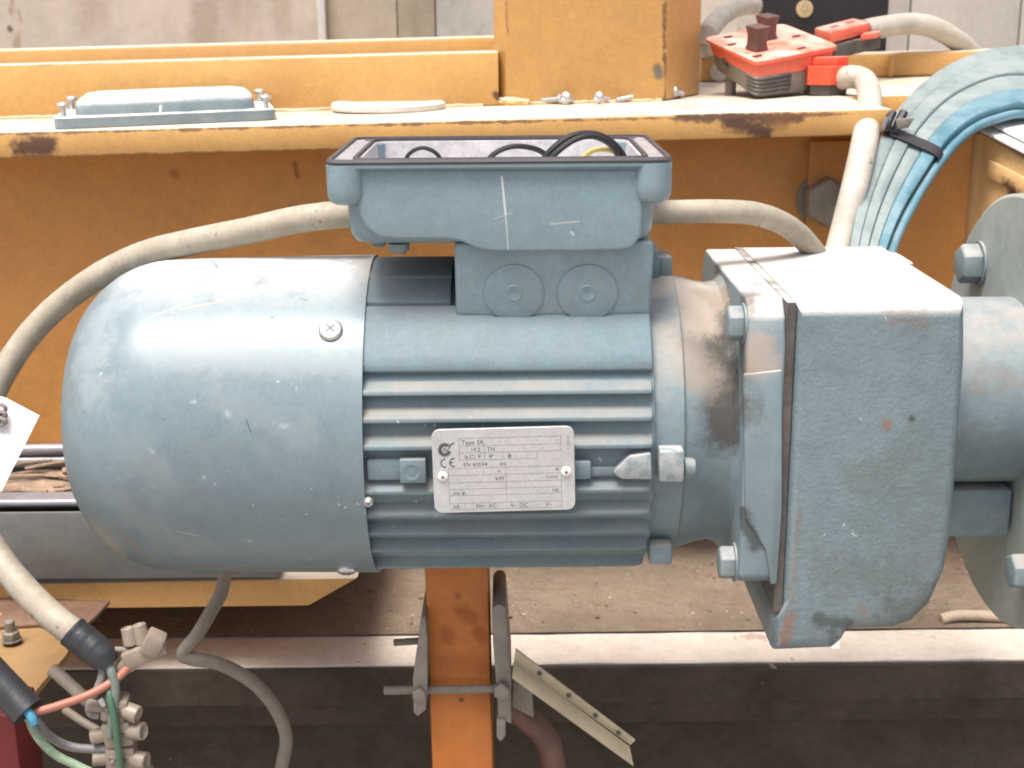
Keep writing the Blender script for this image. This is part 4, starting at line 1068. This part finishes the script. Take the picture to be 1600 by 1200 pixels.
# ================================================================== CABLES OF THE MOTOR
lc_pts = [P(552, 334, -.004), P(520, 336, -.004), P(460, 344, .0), P(385, 361, .01), P(300, 378, .022), P(222, 398, .034), P(145, 437, .042), P(75, 492, .045), P(22, 556, .04), P(-22, 640, .025), P(-50, 730, -.01), P(-35, 815, -.05), P(5, 880, -.07), P(45, 928, -.08), P(90, 970, -.088), P(135, 1003, -.092)]
lcab = tag(obj('motor_cable', tube(lc_pts, lambda t: .0082, 22, 10, wob=.012), M_cable), 'thick grey cable looping from the terminal box round the fan cover', 'cable')
rc_pts = [P(1010, 332, .0), P(1060, 331, .003), P(1120, 330, .008), P(1180, 334, .02), P(1228, 352, .035), P(1265, 385, .055), P(1290, 430, .075), P(1300, 520, .10)]
tag(obj('outlet_cable', tube(rc_pts, .0072, 20, 10, wob=.01), M_cable), 'grey cable leaving the terminal box to the right behind the gearbox', 'cable')
tc = [P(352, 890, .075), P(346, 925, .07), P(330, 955, .06), P(308, 992, .05), P(286, 1020, .045), P(298, 1029, .045), P(345, 1038, .045), P(395, 1066, .045), P(430, 1106, .045), P(447, 1150, .045), P(442, 1190, .045), P(430, 1240, .045)]
tag(obj('thin_cable', tube(tc, .0048, 14, 10, wob=.015), M_thin), 'thin grey cable kinking under the fan cover and drooping before the pit', 'cable')

# paper tag at the left edge with its coiled string
ptg = [P(-30, 612, -.06), P(8, 622, -.06), P(61, 650, -.065), P(30, 712, -.075), P(2, 768, -.085), P(-40, 760, -.085)]
ptag = thing('paper_tag', P(0, 770, -.08), 'blank white paper tag hanging at the left edge', 'tag')
obj('paper', slab(ptg, (.1, 1, 0), .0008), M_white, ptag)
for k in range(3):
    obj('string', tube([P(-18, 628 + k * 11, -.062 - .002 * k), P(2, 632 + k * 11, -.068 - .002 * k), P(9, 640 + k * 10, -.068 - .002 * k), P(-6, 652 + k * 9, -.066 - .002 * k)], .0012, 8, 8), mat('string_%d' % k, (0.24, 0.20, 0.19), .8, var=.2, vs=200) if k == 0 else bpy.data.materials['string_0'], ptag)

_cb = P(-35, 680, .008)
obj('string', tube([P(-10, 640, -.066), P(-22, 650, -.045), _cb + Vector((.004, -.0105, .004)), _cb + Vector((-.009, 0, .006)), _cb + Vector((-.004, .0105, 0)), _cb + Vector((.009, .002, -.004)), P(-20, 662, -.040), P(-8, 660, -.066)], .0014, 8, 8), bpy.data.materials['string_0'], ptag)
# ------------------------------------------------------------------ galvanised tray behind the fan cover
cy0 = .125
z1, z0_ = P(150, 800, cy0).z, P(150, 905, cy0).z
xr = P(432, 880, cy0).x
tray = thing('metal_tray', (-.35, .17, z0_), 'galvanised steel cable tray running behind the fan cover', 'cable tray')
obj('front_wall', box(-.9, xr, cy0, cy0 + .003, z0_, z1, .0012), M_galv, tray)
obj('tray_floor', box(-.9, xr, cy0 + .0032, .232, z0_ + .001, z0_ + .004), M_galv, tray)
obj('front_lip', box(-.9, xr - .06, cy0 + .0055, cy0 + .026, z1 + .0015, z1 + .0075, .0028, 3), M_lip, tray)
zz1, zz2 = P(80, 703, .225).z, P(80, 721, .225).z
obj('rear_wall', box(-.9, xr, .2325, .2355, z0_, zz1 - .004, .001), M_galv, tray)
for zc in (zz1, zz2):
    obj('rear_bar', tube([(-.9, .225, zc - .001), (-.5, .225, zc), (-.1, .225, zc + .0015)], .0048, 14, 4), M_lip, tray)
obj('liner', box(-.9, xr, .150, .2225, z1 - .006, z1 - .003), M_twig, tray)
twigs = []
for k in range(16):
    x = -.44 + random.random() * .14; y = .155 + random.random() * .06; a = random.uniform(-.5, .5); L = random.uniform(.02, .06)
    dz = random.uniform(0, .012)
    twigs.append(tube([(x, y, z1 - .001 + dz), (x + L * .5 * math.cos(a), y + L * .5 * math.sin(a), z1 + .001 + dz), (x + L * math.cos(a), y + L * math.sin(a), z1 + dz)], random.uniform(.001, .0028), 6, 4))
o = obj('dry_twigs', merge(*twigs), M_twig); tag(o, 'dry twigs and dirt lying in the metal tray', 'debris'); o['kind'] = 'stuff'

# ------------------------------------------------------------------ lower left bracket, plates
brk = thing('corner_bracket', PZ(40, 1000, -.185), 'mustard corner plate with rusty brown strip at the lower left', 'bracket')
hz = -.186
obj('base_plate', slab([PZ(-120, 960, hz), PZ(128, 972, hz), PZ(104, 1022, hz), PZ(42, 1096, hz), PZ(-30, 1150, hz), PZ(-160, 1150, hz)], (0, 0, -1), .005, .0008), M_mustard, brk)
obj('rusty_strip', slab([PZ(-120, 928, hz + .003), PZ(60, 934, hz + .003), PZ(172, 938, hz + .003), PZ(150, 962, hz + .003), PZ(118, 990, hz + .003), PZ(60, 975, hz + .003), PZ(-120, 985, hz + .003)], (0, 0, -1), .0028, .0006), M_rustplate, brk)
p = PZ(18, 1000, hz + .003)
nb = obj('hex_bolt', merge(hexhead(p, (0, 0, 1), .011, .006, .001), lathe([(.006, .0035), (.014, .0035), (.015, .0028)], p, (0, 0, 1), 14)), M_steel, brk)
tag(obj('red_post', merge(box(P(-60, 1160, -.06).x, P(27, 1160, -.06).x, -.06, -.02, -.75, P(10, 1118, -.06).z, .003)), M_darkred), 'dark red painted post in the bottom left corner', 'post')

# ------------------------------------------------------------------ wires and terminal connectors, lower left
tape = tag(obj('tape_sleeve', tube([P(112, 986, -.0905), P(128, 999, -.092), P(146, 1013, -.0935), P(160, 1026, -.095), P(164, 1034, -.095)], lambda t: .0094 - .0035 * max(0, t - .55), 18, 6, wob=.03), M_tape), 'black tape wound over the end of the thick grey cable', 'tape')
obj_bs = tag(obj('black_sleeve', tube([P(-420, 800, .02), P(-230, 880, -.04), P(-110, 955, -.085), P(-60, 1000, -.10), P(-20, 1045, -.105), P(15, 1082, -.11), P(44, 1113, -.115)], .0096, 18, 8), M_tape), 'black sleeved cable end with coloured wires, bottom left', 'cable')
wl = [('connecting_wire', [P(50, 1114, -.115), P(90, 1103, -.112), P(140, 1085, -.108), P(180, 1062, -.10), P(205, 1038, -.095), P(222, 1018, -.09)], .0030, M_wirered, 'reddish brown wire joining the black sleeve to the upper connector'),
      ('connecting_wire', [P(44, 1120, -.115), P(58, 1150, -.115), P(85, 1178, -.112), P(120, 1196, -.11), P(160, 1215, -.11)], .0031, M_wireyg, 'pale green wire drooping from the black sleeve'),
      ('connecting_wire', [P(54, 1122, -.112), P(75, 1148, -.105), P(105, 1165, -.10), P(140, 1170, -.10), P(178, 1168, -.10)], .0032, M_wiregrey, 'grey wire from the black sleeve to the lower connector'),
      ('connecting_wire', [P(42, 1110, -.118), P(50, 1122, -.12), P(54, 1131, -.12)], .0033, M_wireblue, 'short blue wire stub at the mouth of the black sleeve'),
      ('connecting_wire', [P(160, 1030, -.094), P(160, 1055, -.098), P(152, 1078, -.10), P(141, 1098, -.10), P(142, 1114, -.10), P(156, 1118, -.10)], .0032, M_wiregrey, 'grey wire curling below the taped cable end'),
      ('connecting_wire', [P(166, 1028, -.096), P(174, 1050, -.10), P(180, 1075, -.102), P(178, 1110, -.104), P(172, 1150, -.104)], .0034, mat('dull_green_grey_wire', (.13, .16, .14), .5), 'dull greenish grey wire hanging straight from the taped end'),
      ('connecting_wire', [P(165, 1032, -.094), P(168, 1060, -.097), P(172, 1090, -.105), P(180, 1130, -.108), P(185, 1170, -.108), P(190, 1215, -.108)], .0026, M_wiregreen, 'green wire running down over the terminal connectors'),
      ('connecting_wire', [P(160, 1014, -.094), P(185, 1015, -.092), P(212, 1016, -.09)], .0021, M_thin, 'thin grey wire from the taped end to the upper connector'),
      ('connecting_wire', [P(82, 1046, -.06), P(115, 1075, -.07), P(140, 1098, -.08)], .0048, M_thin, 'grey-brown wire passing behind the curled grey wire'),
      ('connecting_wire', [P(100, 1108, -.085), P(130, 1128, -.088), P(155, 1142, -.09)], .0030, M_thin, 'thin dusty wire entering the lower connectors from the left'),
      ('connecting_wire', [P(205, 1178, -.085), P(225, 1195, -.085), P(250, 1225, -.085)], .0042, M_thin, 'grey-brown wire leaving the lower connectors at bottom')]
for nm, pts, r, m, lab in wl:
    tag(obj(nm, tube(pts, r * .82, 12, 10, wob=.03), m), lab, 'wire', 'wires at the lower left')
def lump(c, sx, sy, sz, rz, ry):
    b = box(-sx, sx, -sy, sy, -sz, sz)
    bevel(b, min(sx, sy, sz) * .28, 2)
    return xform(b, Matrix.Translation(c) @ Matrix.Rotation(ry, 4, 'Y') @ Matrix.Rotation(rz, 4, 'Z'))
def stub(a, b, r): return lathe([(0, r * .9), (.0006, r), ((b - a).length - .0006, r), ((b - a).length, r * .85), ((b - a).length - .002, r * .6)], a, b - a, 16)
tc1 = thing('terminal_connector', P(225, 1012, -.09), 'translucent terminal connector with two sockets before the pale kerb', 'connector', 'clear terminal connectors')
obj('body', lump(P(226, 1018, -.09), .0125, .006, .0052, .2, -.35), M_clear, tc1)
for a, b in (((205, 1008), (200, 980)), ((224, 1006), (216, 975))):
    obj('socket', stub(P(*a, -.09), P(*b, -.088), .0043), M_clear, tc1)
obj('body', lump(P(240, 1004, -.092), .0055, .006, .0065, .1, .5), M_clear, tc1)
obj('body', lump(P(205, 1035, -.092), .0080, .005, .0040, .1, -.5), M_clear, tc1)
tc2 = thing('terminal_connector', P(185, 1200, -.10), 'translucent strip of terminal blocks hanging in front of the dark pit', 'connector', 'clear terminal connectors')
for px, py, w, h, ry, tl_, tr_ in ((180, 1104, .007, .0075, .25, 1, 1), (186, 1142, .0085, .0080, -.12, 1, 1), (190, 1182, .0085, .0085, .05, 1, 1)):
    c = P(px, py, -.098)
    obj('block', lump(c, w, .0065, h, .1, ry), M_clear, tc2)
    for sgn in (-1, 1):
        d = Vector((sgn * math.cos(ry), -.25, -sgn * math.sin(ry))).normalized()
        e0 = c + d * (w * .7)
        obj('socket', stub(e0, e0 + d * .0105, .0048 + .0005 * sgn), M_clear, tc2)
        sc = c + Vector((sgn * w * .45, -.006, h * .2))
        obj('clamp_screw', stub(sc, sc + Vector((0, -.0018, .0004)), .0021), M_zinc, tc2)
obj('clamp_screw', stub(P(156, 1092, -.106), P(164, 1102, -.106), .0020), M_zinc, tc2)

# ================================================================== ORANGE POST AND ITS CLAMP
pY = -.02
p0, p1 = P(664, 895, pY), P(763, 895, pY)
p2, p3 = P(675, 1195, pY), P(776, 1195, pY)
dxl = (p2.x - p0.x) / (p2.z - p0.z)
def pxl(z): return p0.x + (z - p0.z) * dxl
zt_, zb_ = -.07, -.9
post = tag(obj('orange_post', bevel(loft([[Vector((pxl(z), pY, z)), Vector((pxl(z) + (p1.x - p0.x), pY, z)), Vector((pxl(z) + (p1.x - p0.x), pY + .04, z)), Vector((pxl(z), pY + .04, z))] for z in (zb_ - .24, zt_)]), .002, 2), M_post), 'orange steel post standing below the motor', 'post')
clamp = thing('post_clamp', P(720, 1080, pY - .02), 'grey steel clamp plates and threaded rods gripping the orange post', 'clamp')
def pslab(pts, Y, th, m, par, name, bev=.0008):
    return obj(name, slab([Vector((P(x, y, Y).x, Y, P(x, y, Y).z)) for x, y in pts], (0, 1, 0), th, bev), m, par)
pslab([(664, 962), (668, 1000), (668, 1070), (665, 1110), (652, 1120), (646, 1113), (645, 1060), (653, 1000), (658, 968)], -.034, .055, M_steel, clamp, 'clamp_plate')
pslab([(769, 952), (774, 946), (782, 944), (790, 950), (799, 1062), (799, 1132), (779, 1122), (770, 1000)], -.034, .055, M_steel, clamp, 'clamp_plate')
pslab([(776, 1125), (790, 1125), (790, 1150), (782, 1160), (776, 1152)], -.036, .02, M_steel, clamp, 'clamp_plate')
def rod(a, b, r, Y):
    A, B = P(*a, Y), P(*b, Y)
    L = (B - A).length; m = int(L / .0016); pr = [(0, r * .8)]
    for i in range(m): pr += [((i + .2) * L / m, r * .86), ((i + .7) * L / m, r)]
    return lathe(pr + [(L, r * .9)], A, B - A, 14)
obj('threaded_rod', rod((600, 1079), (782, 1076), .0030, -.0265), M_steel, clamp)
obj('threaded_rod', rod((615, 1004), (660, 1001), .0026, .015), M_steel, clamp)
a, b = P(656, 1084, -.037), P(648, 1084, -.037)
obj('nut', hexhead(P(655, 1083, -.0345), (0, -1, 0), .008, .004), M_steel, clamp)
obj('nut', hexhead(P(784, 1077, -.0345), (0, -1, 0), .010, .005), M_steel, clamp)
# khaki angle iron
ang = thing('angle_iron', P(990, 1190, -.03), 'khaki slotted angle iron leaning diagonally beside the clamp', 'angle iron')
pslab([(806, 1014), (993, 1157), (985, 1165), (803, 1034)], -.045, .002, M_khaki, ang, 'upper_leg', .0004)
A1, A2, A3, A4 = P(803, 1032, -.045), P(984, 1166, -.045), P(990, 1196, -.058), P(800, 1058, -.058)
obj('lower_leg', slab([A1, A2, A3, A4], (0, .5, -.8), .002, .0004), M_khaki, ang)
for t in (.2, .45, .68, .88):
    c = Vector(P(806, 1024, -.0455)).lerp(P(988, 1161, -.0455), t)
    obj('slot_hole', lathe([(0, .0016), (.0003, .0016), (.0003, .00001)], c, (0, -1, 0), 12, cap1=False), M_gasket, ang)
stp = tag(obj('steel_strap', slab([P(802, 1040, .0), P(830, 1048, .0), P(834, 1122, .0), P(800, 1105, .0)], (0, 1, 0), .003, .0005), M_steel), 'short grey steel strip behind the top of the angle iron', 'strip')
tag(obj('rusty_pipe', tube([P(792, 1095, .01), P(815, 1118, .01), P(840, 1138, .01), P(858, 1165, .01), P(866, 1210, .01), P(868, 1260, .01)], .0085, 18, 8), M_pipe), 'rusty brown bent pipe below the angle iron', 'pipe')
# pale hose end lying on the ground, right
tag(obj('pale_hose', tube([PZ(1470, 968, GZ + .006), PZ(1495, 962, GZ + .008), PZ(1530, 962, GZ + .008), PZ(1590, 966, GZ + .007), PZ(1660, 972, GZ + .007)], .0045, 14, 8), mat('dusty_hose', (0.42, 0.34, 0.25), .8, var=.15, vs=60)), 'dusty pale hose lying on the sand at the right', 'hose')
# small stones and crumbs scattered on the sand
random.seed(11)
st_b = []
for k in range(260):
    x, y = random.uniform(-.35, .5), .215 + random.random() ** 1.4 * .5
    r = random.uniform(.0006, .0022) * random.choice((1, 1, 1, 1.8))
    b = bmesh.new(); bmesh.ops.create_icosphere(b, subdivisions=1, radius=r)
    for v in b.verts: v.co *= random.uniform(.75, 1.2); 
    for v in b.verts: v.co.z *= .6
    xform(b, Matrix.Translation((x, y, gz(x) + .0028)))
    st_b.append(b)
o = obj('gravel', merge(*st_b), M_sand); o['kind'] = 'stuff'; o['label'] = 'crumbs of stone scattered on the sandy ground'
